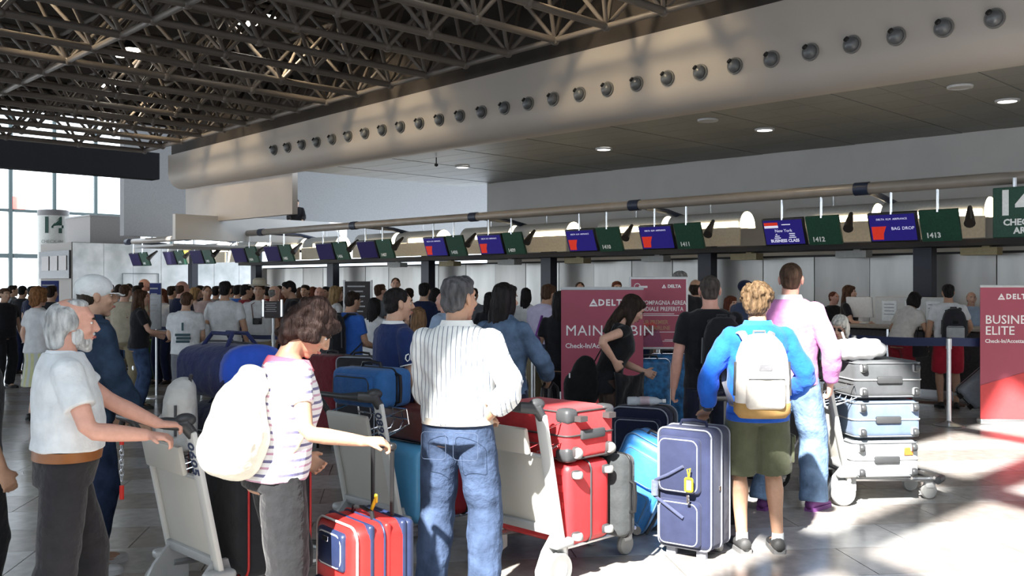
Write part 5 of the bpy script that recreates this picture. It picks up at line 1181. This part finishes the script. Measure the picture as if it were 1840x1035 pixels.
for (s, size, x, z, al, m_, bo) in (('DELTA', .045, .16, 1.635, 'CENTER', BWH, .002), ('LA COMPAGNIA AEREA', .062, -.255, 1.465, 'LEFT', BWH, .0005), ('MONDIALE PREFERITA', .062, -.255, 1.40, 'LEFT', BWH, .0005), ('YOUR PREMIER', .060, -.235, 1.265, 'LEFT', mat('print_gold', (.45, .27, .15)), .0005), ('GLOBAL AIRLINE', .060, -.255, 1.205, 'LEFT', mat('print_gold', (.45, .27, .15)), .0005)):
    text(s, size, m_, t, face_y(x, -.022, z), align=al, bold=bo, sx=.82 if size > .05 else 1)
delta_mark(t, Matrix.Translation((.055, -.0215, 1.635)), .045, BWH)
for (x, z, wd) in ((-.04, 1.352, .40), (0, 1.335, .50), (0, 1.165, .50), (.16, 1.085, .20), (.15, 1.07, .22)):
    b = MB(); b.box((x, -.0215, z), (wd, .002, .006)); b.build('small_print', BWH, t, False)
b = MB(); loop(b, [(-.22 + .03 * math.cos(R_(a)), -.021, 1.635 + .03 * math.sin(R_(a))) for a in range(0, 360, 20)], .004, 4); b.rbox((-.16, -.0205, 1.63), (.09, .003, .022), .001, 1); b.build('emblem', BWH, t)
b = MB(); b.tube([(0, .02, .02), (0, .02, 1.3)], .022, 12); b.build('post', ALU, t); b = MB(); b.lathe([(.2, 0), (.2, .012), (.05, .03)], 28); b.build('base', ALU, t)

# ================================================================== QUEUE BARRIERS
sp = [at(1705, 11.35), at(1870, 11.95), at(1535, 12.0), at(1400, 12.6)]
stanchion('steel barrier post with navy belt left of the right banner', sp[0], sp[1], z=.985, bw=.10); stanchion('steel barrier post half hidden behind the stacked grey cases', sp[2], sp[0], z=.985, bw=.10)
stanchion('steel barrier post behind the youth in blue', sp[3], sp[2], z=.985, bw=.10)
fl_ = [(240, 13.6, 'leftmost steel barrier post beside the green suitcase'), (341, 13.4, 'steel barrier post in front of the boy in white polo'), (432, 13.0, 'steel barrier post by the man with the white bag'), (492, 12.6, 'steel barrier post under the small grey notice'), (668, 11.6, 'steel barrier post behind the boy in navy polo'), (775, 11.4, 'steel barrier post behind the pinstripe man'), (958, 10.8, 'steel barrier post behind the woman in denim'), (1010, 10.6, 'steel barrier post at the left edge of the burgundy banner')]
q = [at(a, b) for a, b, c in fl_]
for i, (a, b_, lab) in enumerate(fl_): stanchion(lab, q[i], q[i + 1] if i + 1 < len(q) else None, z=.97)
q2 = [(253, 15.6, 'far steel barrier post behind the green suitcase'), (363, 15.3, 'far steel barrier post behind the white polo'), (428, 15.0, 'far steel barrier post left of the hat man'), (476, 14.8, 'far steel barrier post right of the hat man')]
qq = [at(a, b) for a, b, c in q2]
for i, (a, b_, lab) in enumerate(q2): stanchion(lab, qq[i], qq[i + 1] if i + 1 < len(qq) else None, z=.97)
# notices in the queue
def notice(label, px, Z, W, z0, z1, m, header=None, lines=5, side=None, name='notice_stand'):
    p = at(px, Z); t = thing(name, label, 'sign', (p.x, p.y, 0), heading(5)); H = z1 - z0
    b = MB(); b.rbox((0, 0, (z0 + z1) / 2), (W, .03, H), .008, 2); b.build('board', m, t)
    if header: b = MB(); b.box((0, -.017, z1 - H * .13), (W * .98, .004, H * .24)); b.build('header', header, t, False)
    for k in range(lines):
        b = MB(); b.box((-.02, -.0175, z1 - H * (.12 + .12 * k)), (W * (.7 if k % 2 == 0 else .55), .004, H * .03)); b.build('print_line', mat('print_pale', (.45, .45, .45)), t, False)
    b = MB(); b.tube([(0, .03, .02), (0, .03, (z0 + z1) / 2)], .02, 8); b.build('post', ALU, t); b = MB(); b.lathe([(.16, 0), (.16, .012), (.04, .03)], 20); b.build('base', ALU, t)
    if side:
        for sx in (-1, 1): b = MB(); b.box((sx * (W / 2 + .012), 0, (z0 + z1) / 2 + .02), (.024, .04, H)); b.build('frame_edge', side, t, False)
notice('small grey notice with white border above the barrier belt', 490, 12.55, .22, 1.22, 1.44, mat('notice_brown', (.045, .035, .035)), side=ALU)
notice('large dark notice board with bright vertical edges behind the boy in blue polo', 643, 13.5, .36, 1.12, 1.70, mat('notice_brown', (.045, .035, .035)), side=mat('edge_white', (.8, .8, .8)), lines=6)
notice('tall blue and white information stand in the far queue', 280, 14.2, .17, 1.0, 1.68, mat('notice_grey', (.5, .52, .54)), header=mat('notice_blue', (.015, .03, .16)), lines=5)
notice('dark blue information panel at the far left', 90, 16.0, .30, 1.1, 1.72, mat('notice_blue', (.015, .03, .16)), lines=2)
# ================================================================== THE QUEUE BEHIND
HB = hairm('black', (.012, .010, .010)); HD = hairm('darkbrown', (.022, .014, .010)); HBR = hairm('brown', (.07, .035, .02)); HR = hairm('red', (.13, .04, .02)); HBL = hairm('blond', (.30, .19, .09)); HG = hairm('greyish', (.2, .19, .18)); HA = hairm('auburn', (.22, .10, .04))
ARCH = {}
def arch(key, hair, top, bottom, **k):
    p = Person('x', (0, 0, -40), 0, 1.75, q=.012, deci=.55, **k)
    top(p); bottom(p); p.shoes(DKSH); p.hair(HB, hair) if hair else None; p.eyes(); ARCH[key] = p.o
tee = lambda p: p.top(SHIRTW, hem=.88, sleeve=.62, loose=.015, wr=.005, name='shirt')
lng = lambda p: p.top(SHIRTW, hem=.88, sleeve=1.9, ease=.028, loose=.01, wr=.005, name='shirt', sr=(.074, .066, .05))
trs = lambda p: p.trousers(JEAN, wide=.012, name='trousers')
sht = lambda p: p.trousers(JEAN, to=.5, wide=.03, name='shorts')
skt = lambda p: p.skirt(JEAN, .45, .04)
arch('man', 'short', tee, trs, armR=(.26, .12, .90), armL=(-.26, .10, .88), wide=1.03)
arch('man_fwd', 'short', tee, trs, armR=(.12, .32, 1.05), armL=(-.14, .32, 1.08), wide=1.02, lean=4, head=(0, 10, 0), curl=55)
arch('man_crop', 'crop', tee, trs, armR=(.25, .2, 1.0), armL=(-.27, .08, .88), wide=1.06, fat=.03, curl=50)
arch('man_bald', 'balding', lng, trs, armR=(.24, .12, .92), armL=(-.18, .28, 1.02), fat=.03, curl=50)
arch('man_shorts', 'short', tee, sht, armR=(.28, .30, 1.02), armL=(-.26, .10, .88), wide=1.0, curl=40)
arch('man_lean', 'short', lng, trs, armR=(.2, .42, 1.0), armL=(-.2, .42, 1.0), lean=16, curl=40)
arch('woman', 'long', tee, trs, female=True, armR=(.22, .16, .95), armL=(-.24, .08, .88))
arch('woman_arm', 'longface', tee, trs, female=True, armR=(.14, .34, 1.10), armL=(-.16, .28, 1.05), curl=45)
arch('woman_bob', 'tousled', tee, skt, female=True, armR=(.24, .10, .9), armL=(-.24, .10, .9), fat=.02)
arch('woman_lean', 'bob', tee, trs, female=True, armR=(.22, .40, 1.05), armL=(-.2, .42, 1.02), lean=32, curl=40)
flush()
GQ = 'people in the check-in queue'
def who(key, px, Z, phi, H, hair, top, bottom, sk, label, z=0.0, group=GQ):
    src = ARCH[key]; o = src.copy(); COL.objects.link(o); o.location = at(px, Z, z); o.rotation_euler = (0, 0, heading(phi)); o.scale = (H / 1.75,) * 3
    tag(o, label, 'person', group)
    def setm(ob, m):
        ob.material_slots[0].link = 'OBJECT'; ob.material_slots[0].material = m
    setm(o, skin(sk, SK[sk]))
    for ch in src.children:
        c = ch.copy(); COL.objects.link(c); c.parent = o; n = ch.name.split('.')[0]
        for g in ch.children:
            d = g.copy(); COL.objects.link(d); d.parent = c
        if n == 'hair': setm(c, hair)
        elif n == 'shirt': setm(c, top)
        elif n in ('trousers', 'shorts', 'skirt'): setm(c, bottom)
    return o
def mt(o): return o.matrix_basis.copy()
cw = cloth('crowd_white', (.66, .67, .68)); cn = cloth('crowd_navy', (.012, .018, .05)); cbk = cloth('crowd_black', (.015, .015, .018)); crd = cloth('crowd_red', (.22, .015, .025)); cpk = cloth('crowd_salmon', (.50, .28, .24)); cpp = cloth('crowd_pale_pink', (.58, .44, .42)); cbe = cloth('crowd_beige', (.46, .41, .31)); cbl = cloth('crowd_blue', (.030, .11, .42)); clb = cloth('crowd_lightblue', (.34, .45, .62)); clv = cloth('crowd_lavender', (.50, .46, .62)); cgy = cloth('crowd_grey', (.16, .17, .19)); cst = cloth('crowd_stripe', (.30, .38, .52), stripe=(2, .05, .4, (.65, .68, .72))); cor = cloth('crowd_orange', (.55, .16, .02)); ctl = cloth('crowd_blue_grey', (.065, .09, .17)); cbr = cloth('crowd_rust', (.16, .05, .03)); kh = cloth('khaki', (.30, .25, .16)); cgn = cloth('crowd_green', (.05, .09, .05))
# far left
who('man', 8, 15.5, 120, 1.62, HBR, cbk, cbk, 'olive', 'person in dark jacket at the left edge of the far queue')
who('man_crop', 40, 18.0, 10, 1.66, HB, cbk, cn, 'olive', 'dark clothed man near the glass wall at far left')
o = who('woman_bob', 68, 11.8, 25, 1.63, HA, cw, cloth('floral', (.55, .55, .30), stripe=(0, .09, .5, (.5, .52, .5))), 'fair', 'woman with auburn curls in white tee and floral skirt at far left')
who('man', 92, 14.5, 10, 1.66, HD, cbk, cbk, 'olive', 'dark haired person in black right of the auburn haired woman')
who('man', 22, 20.0, 60, 1.66, HD, cgy, cn, 'olive', 'person in grey far off near the glass wall')
o = who('man', 186, 15.5, 5, 1.73, HB, cst, JEAN, 'olive', 'man in blue striped shirt with black backpack in far queue')
backpack('black backpack on the man in blue striped shirt', mt(o) @ Matrix.Translation((0, -.125, 1.2)), .30, .46, .17, cloth('black_pack', (.012, .012, .014)), strap=cloth('black_pack', (.012, .012, .014)), pk=False)
who('man_fwd', 208, 16.0, 40, 1.68, HD, cst, JEAN, 'olive', 'man in pale striped shirt turning right in far queue')
o = who('man_crop', 224, 13.6, 8, 1.68, HBR, cloth('beige_red', (.46, .41, .31)), kh, 'fair', 'man in beige jumper with red chest stripe seen from behind')
b = MB(); b.loft([(0, .008, 1.24, .212, .150), (0, .008, 1.275, .214, .150)], 24); b.build('red_stripe', crd, o)
who('woman_arm', 250, 12.9, 60, 1.60, HBR, cbk, JEAN, 'fair', 'young woman with long brown hair in black top reaching forward')
who('man_bald', 258, 18.5, 70, 1.79, HD, cpk, cgy, 'pink', 'tall man in salmon shirt rising above the far queue')
who('man', 246, 17.0, 20, 1.66, HB, cbe, cn, 'olive', 'dark haired man in beige behind the long haired woman')
who('man', 308, 18.0, 30, 1.65, HD, cgy, cn, 'olive', 'man in grey beyond the blue information stand')
who('woman', 292, 16.2, 200, 1.60, HR, cw, cn, 'fair', 'red haired woman in white behind the information stand')
who('man_bald', 326, 14.2, 40, 1.73, HBR, cn, cn, 'pink', 'bald man in navy jumper behind the white polo boy')
o = who('man_fwd', 333, 11.9, -5, 1.58, HBR, cw, cgy, 'olive', 'boy in white polo printed with number one on his back')
TB = Matrix.Translation((0, -.152, 1.26)) @ Matrix.Rotation(R_(90), 4, 'X'); INK = mat('print_teal', (.02, .06, .07))
text('1', .14, INK, o, Matrix.Translation((0, 0, .0)) @ TB, 'back_print', .004, bold=.006); 
for k in range(3):
    b = MB(); b.rbox((.01 * (k % 2), -.150 + .006 * k, 1.155 - k * .045), (.20 - .01 * k, .012, .034), .004, 1); b.build('back_print_bar', INK, o)
o = who('man_crop', 372, 15.5, 150, 1.66, HBR, cpp, cgy, 'tan', 'man in pale pink shirt and sunglasses facing this way')
who('man', 388, 18.0, 10, 1.65, HB, cgy, cn, 'olive', 'dark haired man in grey beyond the pink shirt')
o = who('man', 404, 12.6, 0, 1.72, HB, cw, cbk, 'tan', 'man in white tee and dark trousers carrying a white shoulder bag')
t = thing('tote_bag', 'white shoulder bag on the man in white tee', 'bag', M=mt(o) @ Matrix.Translation((-.25, -.02, 1.0))); b = MB(); b.rbox((0, 0, .02), (.14, .30, .30), .06, 4); b.build('bag', cw, t); b = MB(); b.tube([(0, -.12, .14), (.05, -.03, .42), (.06, .04, .42), (0, .12, .14)], .015, 6); b.build('strap', cw, t)
who('man', 427, 17.5, 30, 1.67, HB, cbl, cn, 'olive', 'man in blue shirt between the white tee and the hat man')
who('man', 441, 15.5, 60, 1.68, HB, crd, cn, 'tan', 'man in red shirt left of the hat man')
who('woman', 452, 17.6, 20, 1.62, HD, cgn, cn, 'olive', 'woman in dark green behind the hat man')
o = who('man_shorts', 466, 13.6, 175, 1.70, HBR, cw, kh, 'tan', 'man in straw hat and white tee with a camera strap')
t = thing('straw_hat', 'beige hat on the man with the camera', 'hat', M=mt(o) @ Matrix.Translation((0, .01, 1.70))); b = MB(); b.lathe([(.10, 0), (.095, .07), (.06, .10), (0, .105)], 20); b.build('crown', cbe, t); b = MB(); b.lathe([(.10, 0), (.155, -.012), (.155, -.004), (.10, .012)], 20); b.build('brim', cbe, t)
t = thing('camera', 'black camera hanging on the chest of the hat man', 'camera', M=mt(o) @ Matrix.Translation((0, .16, 1.18))); b = MB(); b.rbox((0, 0, 0), (.13, .06, .09), .012, 2); b.build('body', BLK, t); b = MB(); b.lathe([(.035, .03), (.035, .09), (.0, .09)], 14, 'y'); b.build('lens', DGR, t); b = MB(); b.tube([(-.06, 0, .04), (-.09, -.04, .24), (.0, -.12, .30), (.09, -.04, .24), (.06, 0, .04)], .008, 6); b.build('strap', mat('strap_brown', (.2, .13, .1)), t)
who('man_bald', 492, 15.0, 60, 1.66, HG, cw, cn, 'fair', 'grey haired man in white right of the hat man')
who('woman', 512, 14.4, 10, 1.62, HR, cbr, cn, 'fair', 'red haired woman in rust top seen from behind')
who('man_fwd', 529, 14.0, 250, 1.73, HB, cbk, cbk, 'tan', 'bearded dark haired man in black facing left')
who('man', 549, 16.5, 190, 1.67, HD, cgy, cn, 'olive', 'man in grey facing this way behind the red heads')
who('man_bald', 574, 15.5, 170, 1.64, HR, crd, cn, 'pink', 'pink faced man in dark red facing this way')
who('woman', 602, 13.8, 60, 1.65, HBL, cw, JEAN, 'fair', 'blond woman in white left of the dark notice board')
o = who('man_fwd', 625, 10.6, 40, 1.60, HD, cbl, cn, 'tan', 'man in royal blue polo with black backpack')
backpack('black backpack on the man in royal blue polo', mt(o) @ Matrix.Translation((.02, -.13, 1.2)), .32, .52, .22, cloth('black_pack', (.012, .012, .014)), pocket=cloth('pack_grey', (.035, .035, .04)), strap=cloth('black_pack', (.012, .012, .014)))
who('woman', 672, 11.6, 20, 1.51, HB, cw, JEAN, 'tan', 'black haired girl in white tee beside the blue polo man')
who('man', 682, 15.0, 50, 1.68, HBR, cgy, cn, 'fair', 'brown haired man in grey right of the dark notice board')
who('man_crop', 711, 17.0, 175, 1.80, HBR, cw, cn, 'fair', 'tall man facing this way above the boy in navy polo')
o = who('woman', 752, 8.9, 5, 1.46, hairm('lightbrown', (.16, .09, .045)), cw, JEANL, 'tan', 'girl with light brown hair in white tee and jeans')
who('man', 762, 13.2, 10, 1.70, HB, cn, cn, 'olive', 'man in navy tee behind the girl in white')
who('woman', 782, 14.5, 20, 1.62, HB, cbk, cn, 'olive', 'black haired woman in black right of the navy tee man')
who('man_bald', 800, 10.5, 300, 1.60, HG, clb, kh, 'pink', 'balding man in light blue shirt left of the pinstripe man')
who('woman', 880, 12.5, 15, 1.57, HB, cbk, cn, 'olive', 'black haired woman peeking between pinstripe man and denim jacket')
o = who('man_lean', 968, 10.9, 40, 1.70, HBR, clv, kh, 'tan', 'man in lavender shirt and khaki trousers by the burgundy banner')
o = who('woman', 1006, 9.9, 10, 1.60, HB, cbk, cbk, 'tan', 'woman in black with a purple bag half behind the banner')
t = thing('purple_bag', 'purple shoulder bag at the left edge of the burgundy banner', 'bag', M=mt(o) @ Matrix.Translation((-.26, -.02, 1.10))); b = MB(); b.rbox((0, 0, 0), (.10, .26, .28), .05, 4); b.build('bag', cloth('purple', (.18, .05, .26)), t); b = MB(); b.tube([(0, -.1, .12), (.06, -.02, .36), (.06, .03, .36), (0, .1, .12)], .01, 6); b.build('strap', cloth('purple', (.18, .05, .26)), t)
who('man_crop', 1042, 15.6, 180, 1.72, HBR, cgy, cn, 'fair', 'desk clerk in grey above the left part of the banner', group='desk clerks')
who('man', 1108, 15.5, 170, 1.73, HR, cgy, cn, 'fair', 'red haired desk clerk above the banner', group='desk clerks')
who('man', 1142, 13.4, 20, 1.74, HB, cbk, cn, 'olive', 'dark haired person behind the white framed poster')
who('man', 1222, 10.9, 5, 1.83, HG, cbk, cbk, 'fair', 'tall grey haired man behind the white framed poster')
o = who('man_bald', 1250, 11.6, 10, 1.74, HD, cor, cbk, 'tan', 'man in orange and black top right of the poster')
backpack('black backpack with pink badge on the man in orange', mt(o) @ Matrix.Translation((-.05, -.14, 1.22)), .32, .48, .2, cloth('black_pack', (.012, .012, .014)), pocket=cloth('pack_pink', (.3, .02, .14)), strap=cloth('black_pack', (.012, .012, .014)))
o = who('man_fwd', 1336, 11.9, 62, 1.70, HB, ctl, cn, 'tan', 'man in blue grey tee and navy cap facing right')
t = thing('navy_cap', 'navy baseball cap on the man in blue grey tee', 'cap', M=mt(o) @ Matrix.Translation((0, .045, 1.665)) @ Matrix.Rotation(R_(-10), 4, 'X')); b = MB(); b.ell((0, -.01, .01), (.093, .112, .085)); b.build('crown', cn, t); b = MB(); b.prism([(.085 * math.cos(R_(a)), .06 + .12 * math.sin(R_(a))) for a in range(0, 181, 20)], 'z', -.012, -.004); b.build('peak', cn, t)
who('woman', 1312, 12.6, 150, 1.52, HR, cgn, cn, 'fair', 'red haired child in green between two men by the desks')
for (px, Z, phi, H, h, tp, sk_, key, lab) in (
    (196, 18.5, 30, 1.68, HD, cgy, 'olive', 'man', 'man in grey between the two striped shirts'), (232, 19.5, 180, 1.70, HB, cw, 'tan', 'man_crop', 'distant man in white facing this way left of the salmon shirt'),
    (276, 20.6, 40, 1.62, HB, cn, 'olive', 'woman', 'distant woman in navy behind the information stand'), (318, 20.0, 350, 1.66, HBR, cbe, 'fair', 'man', 'distant man in beige left of the bald man in navy'),
    (349, 17.5, 60, 1.62, HBL, cpp, 'fair', 'woman', 'blond woman in pale pink behind the bald man'), (360, 19.0, 200, 1.66, HB, cbk, 'tan', 'man', 'distant dark haired man in black left of the sunglasses man'),
    (415, 19.5, 20, 1.66, HD, clb, 'olive', 'man', 'distant man in light blue behind the white tee'), (480, 18.5, 330, 1.64, HB, crd, 'tan', 'man', 'distant man in red right of the hat man'),
    (502, 19.0, 15, 1.66, HD, cw, 'olive', 'man_crop', 'distant man in white behind the red haired woman'), (540, 18.5, 40, 1.62, HBR, cbk, 'fair', 'woman', 'distant woman in black right of the bearded man'),
    (562, 18.0, 30, 1.63, HR, cpk, 'fair', 'woman', 'distant red haired woman in salmon'), (587, 17.5, 200, 1.64, HB, cn, 'tan', 'man', 'dark haired man in navy left of the blond woman'),
    (614, 16.8, 20, 1.64, HB, cbk, 'olive', 'man', 'dark haired man in black left of the dark notice'), (658, 18.2, 10, 1.62, HD, cw, 'olive', 'woman', 'woman in white behind the dark notice board'),
    (735, 15.5, 350, 1.62, HD, cbk, 'olive', 'man', 'man in black right of the tall facing man'), (58, 17.5, 30, 1.65, HB, cn, 'olive', 'man', 'distant man in navy left of the auburn haired woman'),
    (150, 19.0, 20, 1.66, HB, cgy, 'olive', 'man', 'distant man in grey left of the striped backpack man'), (850, 15.0, 20, 1.62, HD, cgy, 'olive', 'man', 'man in grey behind the pinstripe man'),
    (945, 14.5, 15, 1.62, HB, cw, 'tan', 'woman', 'woman in white between denim jacket and lavender shirt')):
    who(key, px, Z, phi, H, h, tp, cn, sk_, lab)
# at the desks
o = who('woman_arm', 1524, 15.2, 120, 1.66, HBR, cbk, cbk, 'fair', 'long haired desk clerk in black standing behind the desk', group='desk clerks')
who('man_crop', 1497, 16.0, 150, 1.56, HR, cbk, cbk, 'pink', 'second clerk half hidden behind the long haired clerk', group='desk clerks')
o = who('woman_lean', 1618, 13.2, 55, 1.66, HB, cloth('crowd_cream', (.62, .60, .56)), crd, 'tan', 'black haired woman in white top leaning over the desk')
t = thing('handbag', 'black handbag on the arm of the leaning woman', 'handbag', M=mt(o) @ Matrix.Translation((.24, .12, .82))); b = MB(); b.rbox((0, 0, 0), (.10, .28, .22), .03, 3); b.build('bag', cbk, t); b = MB(); b.tube([(0, -.1, .1), (0, -.05, .32), (0, .05, .32), (0, .1, .1)], .01, 6); b.build('handle', cbk, t)
o = who('man_shorts', 1704, 12.95, 15, 1.68, HB, cw, cloth('red_shorts', (.42, .02, .04)), 'tan', 'backpack traveller in white tee and red shorts at the desk')
backpack('black and pale grey backpack on the traveller in red shorts', mt(o) @ Matrix.Translation((.04, -.125, 1.16)), .32, .48, .19, cloth('pack_charcoal', (.03, .03, .035)), pocket=cloth('pack_pale2', (.45, .47, .48)), strap=cloth('black_pack', (.012, .012, .014)))
who('man_bald', 1745, 15.2, 190, 1.56, HG, clb, cn, 'fair', 'balding clerk in light blue shirt behind the desk at right', group='desk clerks')
# man sitting high on the mezzanine
o = who('man_lean', 533, 28.6, 170, 1.60, HB, cbk, cbk, 'tan', 'small figure in black leaning on the grey mezzanine parapet', z=2.73 - .12)
# person cut by the left edge of the frame
p = Person('arm and shoulder of a person in black at the left frame edge', at(-52, 4.6), heading(40), 1.55, sk='tan', q=.009, armR=(.27, .05, .88)); p.top(BLKC, sleeve=.66); p.trousers(BLKC); p.hair(HB, 'short'); p.eyes(); p.shoes(DKSH)
flush()
for o in list(ARCH.values()):
    for ch in list(o.children):
        for g in list(ch.children): bpy.data.objects.remove(g)
        bpy.data.objects.remove(ch)
    bpy.data.objects.remove(o)
bpy.context.view_layer.update()
